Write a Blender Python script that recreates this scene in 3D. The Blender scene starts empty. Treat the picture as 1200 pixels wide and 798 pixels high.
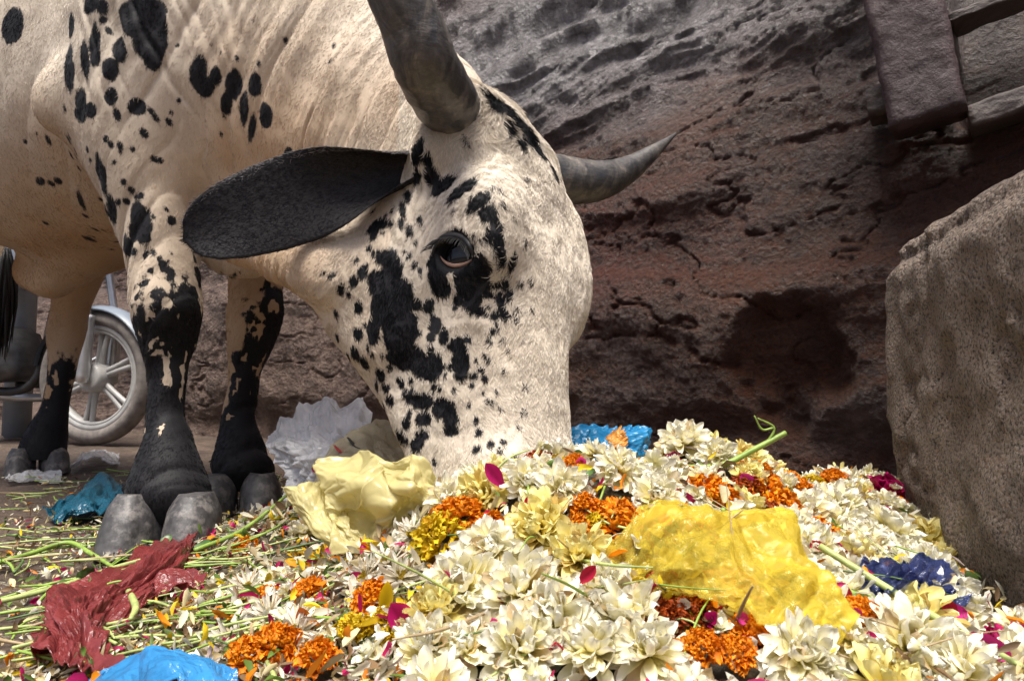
import bpy, bmesh, math, random
import numpy as np
from mathutils import Vector
from mathutils.bvhtree import BVHTree

R = math.radians
rng = np.random.default_rng(7)
random.seed(7)
SC = bpy.context.scene
COL = SC.collection

# ------------------------------------------------------------------ camera, sky, sun, exposure
PITCH = R(4.0)
F = 780.0                      # focal length in pixels of a 1200 px wide frame
CAM = np.array([0.0, 0.0, 0.25])
cd = bpy.data.cameras.new('camera')
cam = bpy.data.objects.new('camera', cd)
COL.objects.link(cam)
cam.location = CAM
cam.rotation_euler = (R(90) + PITCH, 0, 0)
cd.sensor_fit = 'HORIZONTAL'
cd.sensor_width = 36.0
cd.lens = 36.0 * F / 1200.0
cd.clip_start = 0.02
cd.clip_end = 500
cd.dof.use_dof = True
cd.dof.focus_distance = 0.88
cd.dof.aperture_fstop = 16
SC.camera = cam

SUN_EL, SUN_AZ = R(74), R(192)      # azimuth: direction the light comes from, 0 = +Y, clockwise
w = bpy.data.worlds.new('World'); SC.world = w; w.use_nodes = True
nt = w.node_tree
bg = nt.nodes['Background']
sky = nt.nodes.new('ShaderNodeTexSky')
sky.sky_type = 'NISHITA'; sky.sun_disc = False
sky.sun_elevation = SUN_EL; sky.sun_rotation = SUN_AZ
sky.air_density = 0.7; sky.dust_density = 6.0; sky.ozone_density = 1.0
nt.links.new(sky.outputs[0], bg.inputs[0])
bg.inputs[1].default_value = 0.135
sd = bpy.data.lights.new('sun', 'SUN'); so = bpy.data.objects.new('sun', sd); COL.objects.link(so)
sd.energy = 4.8; sd.angle = R(26); sd.color = (1.0, 0.96, 0.895)
so.location = (0, 0, 6)
sdir = Vector((math.sin(SUN_AZ) * math.cos(SUN_EL), math.cos(SUN_AZ) * math.cos(SUN_EL), math.sin(SUN_EL)))
so.rotation_euler = sdir.to_track_quat('Z', 'Y').to_euler()
SC.view_settings.view_transform = 'Standard'
SC.view_settings.look = 'None'
SC.view_settings.exposure = 0.40
SC.view_settings.gamma = 1.0
SC.cycles.max_bounces = 8
SC.cycles.transparent_max_bounces = 24

# ------------------------------------------------------------------ picture <-> world
_c, _s = math.cos(PITCH), math.sin(PITCH)
FWD = np.array([0, _c, _s]); UP = np.array([0, -_s, _c]); RT = np.array([1.0, 0, 0])
def ray(px, py):
    return FWD + RT * ((px - 600) / F) + UP * ((399 - py) / F)
def P(px, py, d):
    return CAM + ray(px, py) * d
def ground(px, py, z=0.0):
    r = ray(px, py); return CAM + r * ((z - CAM[2]) / r[2])
def nrm(v):
    v = np.asarray(v, float); return v / np.linalg.norm(v)

# ------------------------------------------------------------------ noise
_tab = np.random.default_rng(3).random(65536).astype(np.float32)
def vnoise(p):
    p = np.asarray(p, np.float64)
    i = np.floor(p).astype(np.int64); f = (p - i).astype(np.float32)
    f = f * f * f * (f * (f * 6 - 15) + 10)
    def h(a, b, c):
        k = (i[:, 0] + a) * 73856093 ^ (i[:, 1] + b) * 19349663 ^ (i[:, 2] + c) * 83492791
        k = (k ^ (k >> 13)) * 1274126177
        return _tab[(k ^ (k >> 16)) & 65535]
    x, y, z = f[:, 0], f[:, 1], f[:, 2]
    l = lambda a, b, t: a + (b - a) * t
    return l(l(l(h(0,0,0), h(1,0,0), x), l(h(0,1,0), h(1,1,0), x), y),
             l(l(h(0,0,1), h(1,0,1), x), l(h(0,1,1), h(1,1,1), x), y), z) * 2 - 1
def fbm(p, o=4, g=0.5, ridge=False):
    p = np.asarray(p, float); s = 0; a = 1; t = 0
    for k in range(o):
        n = vnoise(p * (2.03 ** k) + 17.3 * k)
        s = s + a * ((1 - 2 * np.abs(n)) if ridge else n); t += a; a *= g
    return s / t
def sstep(a, b, x):
    t = np.clip((x - a) / (b - a), 0, 1); return t * t * (3 - 2 * t)

# ------------------------------------------------------------------ objects
def link_mesh(name, verts, faces, mat, parent=None, smooth=True, attrs=None):
    me = bpy.data.meshes.new(name)
    verts = np.asarray(verts, np.float32)
    if isinstance(faces, np.ndarray):
        n, k = faces.shape
        me.vertices.add(len(verts)); me.vertices.foreach_set('co', verts.ravel())
        me.loops.add(n * k); me.loops.foreach_set('vertex_index', faces.astype(np.int32).ravel())
        me.polygons.add(n)
        me.polygons.foreach_set('loop_start', np.arange(0, n * k, k, dtype=np.int32))
        me.update(calc_edges=True); me.validate()
    else:
        me.from_pydata([tuple(v) for v in verts], [], [tuple(f) for f in faces]); me.update()
    if attrs:
        for k, v in attrs.items():
            v = np.asarray(v, np.float32)
            if v.ndim == 1:
                a = me.attributes.new(k, 'FLOAT', 'POINT'); a.data.foreach_set('value', v)
            else:
                a = me.attributes.new(k, 'FLOAT_COLOR', 'POINT')
                a.data.foreach_set('color', np.c_[v, np.ones(len(v))].astype(np.float32).ravel())
    if smooth:
        me.polygons.foreach_set('use_smooth', np.ones(len(me.polygons), bool))
    if mat: me.materials.append(mat)
    o = bpy.data.objects.new(name, me); COL.objects.link(o)
    if parent: o.parent = parent
    return o
def bm_obj(name, bm, mat, parent=None, smooth=True):
    me = bpy.data.meshes.new(name); bm.normal_update(); bm.to_mesh(me); bm.free()
    if smooth: me.polygons.foreach_set('use_smooth', np.ones(len(me.polygons), bool))
    if mat: me.materials.append(mat)
    o = bpy.data.objects.new(name, me); COL.objects.link(o)
    if parent: o.parent = parent
    return o
def tag(o, label=None, cat=None, group=None, kind=None):
    if label: o['label'] = label
    if cat: o['category'] = cat
    if group: o['group'] = group
    if kind: o['kind'] = kind
    return o
def empty(name, loc=(0, 0, 0)):
    o = bpy.data.objects.new(name, None); COL.objects.link(o); o.location = loc; o.empty_display_size = .05
    return o
def weighted(o, angle=40):
    pass

def catmull(pts, n):
    p = np.asarray(pts, float); m = len(p)
    q = np.vstack([2 * p[0] - p[1], p, 2 * p[-1] - p[-2]])
    out = []
    for t in np.linspace(0, m - 1, n):
        i = min(int(t), m - 2); u = t - i
        a, b, c, d = q[i], q[i + 1], q[i + 2], q[i + 3]
        out.append(0.5 * (2 * b + (c - a) * u + (2 * a - 5 * b + 4 * c - d) * u * u + (3 * b - a - 3 * c + d) * u ** 3))
    return np.array(out)
def tube(path, radii, n=None, k=12, flat=1.0):
    """swept closed tube: returns verts, quad faces (ends closed by a fan of degenerate-free quads)"""
    m = n or len(path) * 5
    pr = np.c_[np.asarray(path, float), np.asarray(radii, float)]
    pr = catmull(pr, m); c = pr[:, :3]; r = np.maximum(pr[:, 3], 1e-4)
    t = np.gradient(c, axis=0); t /= np.linalg.norm(t, axis=1)[:, None] + 1e-12
    u = np.cross(t[0], [0.3, 0.2, 1]); u /= np.linalg.norm(u)
    V = []
    for i in range(m):
        u = u - t[i] * u.dot(t[i]); u /= np.linalg.norm(u); v = np.cross(t[i], u)
        a = np.linspace(0, 2 * np.pi, k, endpoint=False)
        V.append(c[i] + r[i] * (np.cos(a)[:, None] * u + flat * np.sin(a)[:, None] * v))
    V = np.vstack(V)
    Fc = []
    for i in range(m - 1):
        for j in range(k):
            Fc.append((i * k + j, i * k + (j + 1) % k, (i + 1) * k + (j + 1) % k, (i + 1) * k + j))
    s = len(V); V = np.vstack([V, c[0] - t[0] * r[0] * .3, c[-1] + t[-1] * r[-1] * .3])
    for j in range(k):
        Fc.append((s, (j + 1) % k, j)); e = (m - 1) * k
        Fc.append((s + 1, e + j, e + (j + 1) % k))
    return V, Fc

# ------------------------------------------------------------------ materials
def newmat(name):
    m = bpy.data.materials.new(name); m.use_nodes = True
    t = m.node_tree; b = t.nodes['Principled BSDF']
    return m, t, b
class NB:
    def __init__(s, t): s.t = t
    def n(s, typ, **kw):
        o = s.t.nodes.new(typ)
        for k, v in kw.items():
            if k.startswith('i_'): 
                key = k[2:]; key = int(key) if key.isdigit() else key.replace('_', ' ')
                o.inputs[key].default_value = v
            else: setattr(o, k, v)
        return o
    def l(s, a, b): s.t.links.new(a, b)
    def noise(s, vec, scale, detail=4, rough=.55, dist=0):
        o = s.n('ShaderNodeTexNoise', i_Scale=scale, i_Detail=detail, i_Roughness=rough, i_Distortion=dist)
        if vec is not None: s.l(vec, o.inputs['Vector'])
        return o.outputs['Fac']
    def ramp(s, fac, stops, interp='LINEAR'):
        o = s.n('ShaderNodeValToRGB'); o.color_ramp.interpolation = interp
        e = o.color_ramp.elements
        while len(e) < len(stops): e.new(.5)
        for i, (p, c) in enumerate(stops):
            e[i].position = p; e[i].color = (c, c, c, 1) if not hasattr(c, '__len__') else tuple(c) + (1,)
        s.l(fac, o.inputs[0]); return o.outputs[0]
    def mix(s, fac, a, b, mode='MIX'):
        o = s.n('ShaderNodeMix', data_type='RGBA', blend_type=mode)
        for sock, v in ((o.inputs[0], fac), (o.inputs[6], a), (o.inputs[7], b)):
            if hasattr(v, 'is_linked') or hasattr(v, 'links'): s.l(v, sock)
            elif hasattr(v, '__len__'): sock.default_value = tuple(v) + (1,)
            else: sock.default_value = v
        return o.outputs[2]
    def math(s, op, a, b=None, c=None):
        o = s.n('ShaderNodeMath', operation=op)
        for i, v in enumerate((a, b, c)):
            if v is None: continue
            if hasattr(v, 'links'): s.l(v, o.inputs[i])
            else: o.inputs[i].default_value = v
        return o.outputs[0]
    def attr(s, name): return s.n('ShaderNodeAttribute', attribute_name=name)
    def obj(s): return s.n('ShaderNodeTexCoord').outputs['Object']
    def mapping(s, vec, scale=(1, 1, 1), rot=(0, 0, 0)):
        o = s.n('ShaderNodeMapping'); o.inputs['Scale'].default_value = scale; o.inputs['Rotation'].default_value = rot
        s.l(vec, o.inputs[0]); return o.outputs[0]
    def bump(s, h, strength, dist, normal=None):
        o = s.n('ShaderNodeBump'); o.inputs['Strength'].default_value = strength; o.inputs['Distance'].default_value = dist
        s.l(h, o.inputs['Height'])
        if normal is not None: s.l(normal, o.inputs['Normal'])
        return o.outputs[0]
def simple_mat(name, col, rough=.5, metal=0, var=.25, scale=30, bump=.0, bdist=.002):
    m, t, b = newmat(name); g = NB(t); v = g.obj()
    n = g.noise(v, scale, 5)
    c = g.ramp(n, [(.3, tuple(x * (1 - var) for x in col)), (.7, tuple(min(1, x * (1 + var)) for x in col))])
    g.l(c, b.inputs['Base Color']); b.inputs['Roughness'].default_value = rough; b.inputs['Metallic'].default_value = metal
    if bump: g.l(g.bump(g.noise(v, scale * 4, 6), bump, bdist), b.inputs['Normal'])
    return m

# ------------------------------------------------------------------ implicit surfaces
def interp_tab(tab, t):
    tab = np.asarray(tab, float); x = tab[:, 0]
    m = np.gradient(tab[:, 1:], x, axis=0)
    t = np.clip(t, x[0], x[-1]); i = np.clip(np.searchsorted(x, t) - 1, 0, len(x) - 2)
    h = (x[i + 1] - x[i]); u = ((t - x[i]) / h)[:, None]; h = h[:, None]
    a, b = tab[i, 1:], tab[i + 1, 1:]
    return ((2*u**3-3*u**2+1)*a + (u**3-2*u**2+u)*h*m[i] + (-2*u**3+3*u**2)*b + (u**3-u**2)*h*m[i+1])
class Loft:
    def __init__(s, O, T, U, V, tab, p=2.2, k=.03, op='add'):
        s.O, s.T, s.U, s.V = (np.asarray(a, float) for a in (O, T, U, V)); s.tab = np.asarray(tab, float); s.p = p; s.k = k; s.op = op
        c = []
        for r in s.tab:
            for a in (-1, 1):
                for b in (-1, 1):
                    c.append(s.O + s.T * r[0] + s.U * (r[1] + a * r[3]) + s.V * (r[2] + b * r[4]))
        c = np.array(c); s.lo, s.hi = c.min(0), c.max(0)
    def __call__(s, q):
        d = q - s.O; t = d @ s.T
        w = interp_tab(s.tab, t)
        a = np.maximum(w[:, 2], .004); b = np.maximum(w[:, 3], .004)
        u = np.abs((d @ s.U - w[:, 0]) / a) + 1e-9; v = np.abs((d @ s.V - w[:, 1]) / b) + 1e-9
        r = (u ** s.p + v ** s.p) ** (1 / s.p)
        dd = (r - 1) * np.minimum(a, b)
        return np.maximum(dd, np.maximum(s.tab[0, 0] - t, t - s.tab[-1, 0]))
class Ell:
    def __init__(s, c, r, M=None, k=.03, op='add'):
        s.c = np.asarray(c, float); s.r = np.asarray(r, float); s.M = np.eye(3) if M is None else np.array([nrm(a) for a in M]); s.k = k; s.op = op
        e = np.sqrt(((s.M * s.r[:, None]) ** 2).sum(0)); s.lo, s.hi = s.c - e, s.c + e
    def __call__(s, q):
        l = ((q - s.c) @ s.M.T) / s.r
        k0 = np.linalg.norm(l, axis=1) + 1e-9; k1 = np.linalg.norm(l / s.r, axis=1) + 1e-9
        return k0 * (k0 - 1) / k1
class Caps:
    def __init__(s, pts, k=.02, op='add'):
        s.p = np.asarray(pts, float); s.k = k; s.op = op
        s.lo = (s.p[:, :3] - s.p[:, 3:]).min(0); s.hi = (s.p[:, :3] + s.p[:, 3:]).max(0)
    def __call__(s, q):
        best = np.full(len(q), 9.)
        for a, b in zip(s.p[:-1], s.p[1:]):
            ab = b[:3] - a[:3]; h = np.clip(((q - a[:3]) @ ab) / (ab @ ab + 1e-12), 0, 1)
            d = np.linalg.norm(q - a[:3] - h[:, None] * ab, axis=1) - (a[3] + (b[3] - a[3]) * h)
            best = np.minimum(best, d)
        return best
def comb(D, d, k, op):
    if op == 'add':
        h = np.maximum(k - np.abs(D - d), 0) / k
        return np.minimum(D, d) - h * h * k * .25
    d = -d; h = np.maximum(k - np.abs(D - d), 0) / k
    return np.maximum(D, d) + h * h * k * .25
def field(prims, q):
    D = np.full(len(q), .25)
    for pr in prims:
        m = np.all((q > pr.lo - .1) & (q < pr.hi + .1), axis=1)
        if m.any(): D[m] = comb(D[m], pr(q[m]), pr.k, pr.op)
    return D
def grid_field(prims, lo, hi, h, extra=None):
    n = np.ceil((hi - lo) / h).astype(int) + 1
    ax = [lo[i] + np.arange(n[i]) * h for i in range(3)]
    D = np.full(n, .25, np.float32)
    for pr in prims:
        m = .06 + pr.k
        i0 = np.clip(np.floor((pr.lo - m - lo) / h).astype(int), 0, n); i1 = np.clip(np.ceil((pr.hi + m - lo) / h).astype(int) + 1, 0, n)
        if (i1 <= i0).any(): continue
        g = np.stack(np.meshgrid(*[ax[a][i0[a]:i1[a]] for a in range(3)], indexing='ij'), -1).reshape(-1, 3)
        sl = tuple(slice(i0[a], i1[a]) for a in range(3)); sh = D[sl].shape
        D[sl] = comb(D[sl].ravel(), pr(g), pr.k, pr.op).reshape(sh)
    if extra is not None: D = extra(D, ax)
    return D
def surface_nets(D, lo, h):
    S = D < 0; n = D.shape
    c = np.zeros((n[0]-1, n[1]-1, n[2]-1), np.int8)
    for a in (0, 1):
        for b in (0, 1):
            for d in (0, 1):
                c += S[a:n[0]-1+a, b:n[1]-1+b, d:n[2]-1+d]
    act = (c > 0) & (c < 8); idx = -np.ones(act.shape, np.int64); I = np.argwhere(act); idx[act] = np.arange(len(I))
    acc = np.zeros((len(I), 3)); cnt = np.zeros(len(I))
    cor = [(a, b, d) for a in (0, 1) for b in (0, 1) for d in (0, 1)]
    for A in cor:
        for ax in range(3):
            if A[ax]: continue
            B = list(A); B[ax] = 1
            va = D[I[:,0]+A[0], I[:,1]+A[1], I[:,2]+A[2]]; vb = D[I[:,0]+B[0], I[:,1]+B[1], I[:,2]+B[2]]
            m = (va < 0) != (vb < 0)
            t = np.where(m, va / np.where(m, va - vb, 1), 0)
            p = np.tile(np.array(A, float), (len(I), 1)); p[:, ax] += t
            acc[m] += p[m]; cnt[m] += 1
    V = lo + (I + acc / cnt[:, None]) * h
    faces = []
    for ax in range(3):
        u, v = [(1, 2), (2, 0), (0, 1)][ax]
        s0 = [slice(None)] * 3; s1 = [slice(None)] * 3; s0[ax] = slice(0, -1); s1[ax] = slice(1, None)
        E = S[tuple(s0)] != S[tuple(s1)]; J = np.argwhere(E)
        ok = (J[:, u] > 0) & (J[:, v] > 0) & (J[:, u] < n[u]-1) & (J[:, v] < n[v]-1); J = J[ok]
        def at(du, dv):
            K = J.copy(); K[:, u] += du; K[:, v] += dv; return idx[K[:, 0], K[:, 1], K[:, 2]]
        q = np.stack([at(-1,-1), at(0,-1), at(0,0), at(-1,0)], 1)
        fl = S[J[:, 0], J[:, 1], J[:, 2]]; q[~fl] = q[~fl][:, ::-1]
        faces.append(q)
    return V, np.vstack(faces)

# ================================================================== THE BULL
A = nrm([.826, -.565, 0]); N = nrm([-.565, -.826, 0]); Z = np.array([0, 0, 1.])
F0 = np.array([-.58, 1.30, 0]); R0 = np.array([-1.53, 1.95, 0])
HP = P(631, 152, .95)                                   # poll
HD = nrm([.05, -.27, -.96])                             # poll -> muzzle
HL = np.array([-.54, -.82, .16]); HL = nrm(HL - HD * HL.dot(HD))   # towards the near side of the head
HF = nrm(np.cross(HD, HL)); HF = HF if HF[0] > 0 else -HF          # out of the forehead
def hd(u, f, l): return HP + HD * u + HF * f + HL * l
EYE = (.218, -.068, .093)

def bull_prims():
    pr = []
    # trunk
    pr.append(Loft(F0, -A, N, Z, [
        [-.30, 0, .90, .07, .12], [-.22, 0, .90, .15, .22], [-.08, 0, .92, .22, .32], [.1, 0, .93, .26, .35], [.35, 0, .93, .31, .365],
        [.65, 0, .93, .335, .365], [.9, 0, .96, .30, .33], [1.1, 0, 1.0, .27, .29], [1.3, 0, 1.0, .2, .22], [1.42, 0, 1.0, .07, .1]], 2.2, .05))
    pr.append(Ell(F0 - A * .06 + Z * 1.28, (.17, .09, .13), (A, N, Z), .08))                 # hump
    for s, c in ((1, F0 + N * .17 + A * .03), (-1, F0 - N * .16 - A * .08)):                # shoulders
        pr.append(Ell(c + Z * .92, (.13, .10, .27), (nrm(A * .95 - Z * .25), N, nrm(Z + A * .26)), .07))
    pr.append(Ell(P(64, 118, 1.17), (.035, .03, .05), None, .05))                           # elbow
    # forelegs
    near = [[.02, -.550, 1.090, .045, .045], [.05, -.551, 1.086, .060, .060], [.085, -.552, 1.082, .062, .062], [.12, -.557, 1.086, .050, .050], [.16, -.565, 1.096, .038, .040], [.20, -.571, 1.103, .031, .034],
            [.27, -.574, 1.11, .031, .034], [.33, -.575, 1.11, .041, .046], [.385, -.577, 1.105, .053, .058], [.44, -.585, 1.11, .054, .057],
            [.52, -.612, 1.125, .068, .064], [.60, -.645, 1.14, .084, .072], [.70, -.672, 1.16, .10, .08], [.80, -.68, 1.18, .12, .085], [.9, -.65, 1.2, .10, .06]]
    near = [[r[0], r[1] - .020 * (1 - sstep(.45, .75, r[0])), r[2] + .040 * (1 - sstep(.45, .75, r[0])), r[3], r[4]] for r in near]
    far = [[.02, -.562, 1.42, .045, .045], [.05, -.565, 1.418, .058, .058], [.085, -.569, 1.415, .062, .062], [.12, -.576, 1.42, .051, .052], [.16, -.582, 1.43, .041, .042], [.20, -.584, 1.436, .034, .037],
           [.27, -.580, 1.44, .034, .037], [.34, -.566, 1.44, .044, .049], [.41, -.556, 1.44, .055, .060], [.47, -.558, 1.44, .055, .055],
           [.55, -.575, 1.44, .066, .060], [.65, -.60, 1.44, .085, .07], [.8, -.63, 1.45, .11, .08], [.9, -.63, 1.45, .10, .06]]
    for L in (near, far):
        tab = [[r[0], np.dot([r[1], r[2], 0], A), np.dot([r[1], r[2], 0], N), r[3], r[4]] for r in L]
        pr.append(Loft((0, 0, 0), Z, A, N, tab, 2.1, .07))
    # hind legs
    hind = [[.02, -1.45, 2.02, .058, .058], [.06, -1.452, 2.025, .062, .062], [.10, -1.452, 2.035, .057, .057], [.14, -1.447, 2.04, .048, .049], [.18, -1.44, 2.05, .038, .039], [.28, -1.43, 2.06, .036, .036],
            [.36, -1.43, 2.07, .05, .042], [.43, -1.425, 2.07, .066, .05], [.5, -1.40, 2.05, .066, .052], [.58, -1.37, 2.03, .085, .065], [.68, -1.345, 2.01, .13, .085],
            [.8, -1.35, 2.01, .18, .10], [.95, -1.40, 2.03, .2, .10], [1.08, -1.45, 2.05, .13, .06]]
    hind = [[r[0], r[1] + .035 * (1 - sstep(.5, .9, r[0])), r[2], r[3], r[4]] for r in hind]
    for off in ((0, 0, 0), (-.27, -.13, 0)):
        tab = [[r[0], np.dot(np.array([r[1], r[2], 0]) + off, A), np.dot(np.array([r[1], r[2], 0]) + off, N), r[3], r[4]] for r in hind]
        pr.append(Loft((0, 0, 0), Z, A, N, tab, 2.1, .05))
    # belly fold / sheath and flank skin
    pr.append(Caps([[*(R0 + A * .62 + Z * .58), .06], [*(R0 + A * .40 + Z * .53), .05], [*(R0 + A * .28 + Z * .56), .05]], .06))
    pr.append(Ell(R0 + A * .25 + N * .2 + Z * .70, (.17, .05, .13), (A, N, Z), .08))
    # neck
    B = np.array([-.57, 1.29, .98]); E = hd(.07, -.12, 0)
    T = nrm(E - B); U = nrm(N - T * N.dot(T)); V = np.cross(T, U); V = V if V[2] > 0 else -V
    L = np.linalg.norm(E - B)
    pr.append(Loft(B, T, U, V, [[-.1, 0, 0, .16, .24], [.1, 0, 0, .185, .27], [L * .42, 0, 0, .15, .24], [L * .7, 0, 0, .122, .185],
                                [L * .92, 0, -.01, .10, .14], [L * 1.05, 0, -.01, .07, .08]], 2.1, .06))
    # dewlap and brisket
    dl = [(-.235, 1.035, .53, .085), (-.31, 1.08, .535, .10), (-.40, 1.14, .55, .12), (-.49, 1.20, .585, .14), (-.56, 1.26, .62, .15)]
    for x, y, z, r in dl:
        pr.append(Ell((x, y, z), (.10, .036, r), (A, N, Z), .05))
    # head
    pr.append(Loft(HP, HD, HL, HF, [
        [-.035, 0, -.085, .045, .035], [-.01, 0, -.088, .08, .068], [.04, 0, -.108, .102, .108], [.10, 0, -.142, .110, .150], [.16, 0, -.162, .112, .172],
        [.22, 0, -.162, .106, .172], [.29, 0, -.143, .092, .149], [.36, 0, -.122, .080, .125], [.43, 0, -.105, .073, .104], [.49, 0, -.093, .073, .089],
        [.53, 0, -.088, .063, .07], [.565, 0, -.087, .035, .037]], 2.5, .04))
    for s in (1, -1):
        pr.append(Ell(hd(.19, -.225, .080 * s), (.12, .10, .034), (HD, HF, HL), .05))      # cheek
        pr.append(Ell(hd(.178, -.036, .094 * s), (.060, .040, .030) if s > 0 else (.105, .042, .034), (HD, HF, HL), .06))      # brow
        pr.append(Ell(hd(EYE[0], EYE[1], (EYE[2] - .006) * s), (.036, .034, .022), (HD, HF, HL), .03))
        pr.append(Caps([[*hd(.015, -.07, .06 * s), .052], [*hd(.0, -.075, .09 * s), .049]], .035))    # horn base
        pr.append(Caps([[*hd(.265, -.075, .072 * s), .024], [*hd(.34, -.095, .064 * s), .017], [*hd(.41, -.115, .060 * s), .014]], .022))  # facial crest
        pr.append(Caps([[*hd(.10, -.275, .055 * s), .032], [*hd(.22, -.300, .045 * s), .027], [*hd(.33, -.235, .038 * s), .022], [*hd(.44, -.175, .03 * s), .02]], .04))   # jaw bone
        pr.append(Ell(hd(.485, -.055, .052 * s), (.03, .026, .022), (HD, HF, HL), .025))      # nostril wing
        pr.append(Caps([[*hd(.055, -.09, .085 * s), .034], [*hd(.06, -.10, .115 * s), .028]], .04))   # ear root
    pr.append(Caps([[*hd(-.02, -.075, -.05), .038], [*hd(-.025, -.07, 0), .042], [*hd(-.02, -.075, .05), .038]], .04))        # poll ridge
    pr.append(Caps([[*hd(.03, -.23, .03), .065], [*hd(.13, -.265, .02), .055]], .05))         # throat
    pr.append(Caps([[*P(262, 285, 1.07), .028], [*P(318, 299, 1.00), .030], [*P(375, 312, .93), .034]], .07))     # loose throat skin under the ear
    pr.append(Caps([[*P(318, 318, .985), .010], [*P(350, 327, .945), .012], [*P(385, 335, .91), .010]], .03))
    # eye opening
    M = (nrm(HF * .9 + HD * .42), nrm(HD * .9 - HF * .42), HL)
    pr.append(Ell(hd(EYE[0] + .001, EYE[1] + .001, EYE[2] + .022), (.0315, .0215, .030), M, .010, 'sub'))
    return pr

def wrinkle(q):
    """skin folds as a small push along the normal (metres)"""
    x = np.zeros(len(q))
    # neck folds: sheets running down the neck, seen as near vertical creases
    B = np.array([-.57, 1.29, .98]); E = hd(.07, -.12, 0); T = nrm(E - B)
    t = (q - B) @ T; L = np.linalg.norm(E - B); h = q[:, 2]
    wob = fbm(q * 7, 3) * .035 + fbm(q * np.array([16, 16, 5]), 2) * .012
    tt = t + .16 * (h - .8) + .5 * wob
    g1 = np.abs(vnoise(np.c_[tt * 30, h * 2.4, t * 0 + 1.5])); g2 = np.abs(vnoise(np.c_[tt * 55, h * 3.6, t * 0 + 7.5]))
    crease = np.maximum(0, 1 - g1 / .30) ** 1.2 + .5 * np.maximum(0, 1 - g2 / .32)
    m = sstep(.02, .16, t) * (1 - sstep(L * .80, L * .97, t)) * (.55 + .45 * fbm(q * 9 + 4, 2))
    x -= m * .0088 * crease
    # chest and shoulder creases falling from the withers to the brisket
    a = (q - F0) @ A; n = (q - F0) @ N
    mc = np.exp(-((a - .13) / .13) ** 2) * sstep(.66, .80, h) * (1 - sstep(1.0, 1.2, h))
    aa = a + (h - .7) * .28 + .6 * wob
    x -= mc * .0066 * (np.maximum(0, 1 - np.abs(vnoise(np.c_[aa * 34, h * 2.2, a * 0 + 3.3])) / .3) + .5 * np.maximum(0, 1 - np.abs(vnoise(np.c_[aa * 62, h * 3, a * 0 + 5.3])) / .3))
    # flank
    mf = np.exp(-((a + .2) / .12) ** 2) * np.exp(-((h - .68) / .16) ** 2)
    x += mf * .0055 * (np.abs(np.sin((a * .8 - h * .7 + wob) * 40)) ** .6 - .65)
    # head: rings around the eye, folds behind the eye, brow curls
    d = q - HP; u = d @ HD; f = d @ HF; l = d @ HL
    e = np.sqrt((u - EYE[0]) ** 2 + ((f - EYE[1]) * 1.05) ** 2); ang = np.arctan2(u - EYE[0], f - EYE[1])
    near = (l > .02) * 1.0
    me = near * sstep(.038, .050, e) * (1 - sstep(.075, .12, e)) * sstep(.1, -.4, np.sin(ang))
    x += me * .0013 * (np.abs(np.sin((e + fbm(q * 30, 2) * .003) * 2 * np.pi / .019)) ** .6 - .6)
    mb = near * np.exp(-((f + .115) / .035) ** 2) * np.exp(-((u - .11) / .07) ** 2)
    x += mb * .0045 * (np.abs(np.sin((f + .25 * (u - .1) + fbm(q * 22, 2) * .006) * 2 * np.pi / .030)) ** .6 - .6)
    mh = sstep(.02, .08, f + .09) * np.exp(-((u - .10) / .12) ** 2)
    x += mh * .0016 * fbm(np.c_[u * 45, f * 70, l * 70], 3, ridge=True)
    inh_ = sstep(.0, .1, u) * (f > -.34) * (np.abs(l) < .15)
    x += inh_ * (.0030 * fbm(q * 15 + 3, 2) + .0012 * fbm(np.c_[u * 26, f * 60, l * 60], 2, ridge=True))
    vein = np.abs(vnoise(np.c_[u * 9 + 4, f * 17 + .8 * u, l * 5])); x += inh_ * (l > 0) * sstep(.2, .26, u) * .0016 * np.maximum(0, 1 - vein / .09)
    # low muscle undulation everywhere
    x += .004 * fbm(q * 8, 2) + .0012 * fbm(q * 30, 2)
    return x

prims = bull_prims()
lo = np.array([-2.15, .55, 0.03]); hi = np.array([.42, 2.55, 1.48])
HRES = .008
D = grid_field(prims, lo, hi, HRES)
V, Fq = surface_nets(D, lo, HRES)
# keep the largest piece
def smooth_mesh(V, Fq, it, lam=.5):
    E = np.vstack([Fq[:, [0, 1]], Fq[:, [1, 2]], Fq[:, [2, 3]], Fq[:, [3, 0]]])
    E = np.unique(np.sort(E, 1), axis=0)
    for _ in range(it):
        acc = np.zeros_like(V); cnt = np.zeros(len(V))
        for a, b in ((0, 1), (1, 0)):
            for c in range(3): acc[:, c] += np.bincount(E[:, a], V[E[:, b], c], len(V))
            cnt += np.bincount(E[:, a], minlength=len(V))
        V = V + lam * (acc / np.maximum(cnt, 1)[:, None] - V)
    return V
V = smooth_mesh(V, Fq, 2)
def quad_subdivide(V, Fq, sel):
    """split the selected quads 1->4; the rim of unselected quads around them becomes n-gons (returned as lists)"""
    sF = Fq[sel]; oF = Fq[~sel]
    E = np.sort(np.vstack([sF[:, [0, 1]], sF[:, [1, 2]], sF[:, [2, 3]], sF[:, [3, 0]]]), 1)
    key = E[:, 0].astype(np.int64) * len(V) + E[:, 1]
    uk, inv = np.unique(key, return_inverse=True)
    mid = (V[uk // len(V)] + V[uk % len(V)]) * .5
    n = len(sF); base = len(V); em = inv.reshape(4, n).T + base
    fc = np.arange(n) + base + len(mid)
    V2 = np.vstack([V, mid, V[sF].mean(1)])
    q = np.vstack([np.c_[sF[:, i], em[:, i], fc, em[:, (i - 1) % 4]] for i in range(4)])
    return V2, q, oF, (uk, base, len(V))
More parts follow.
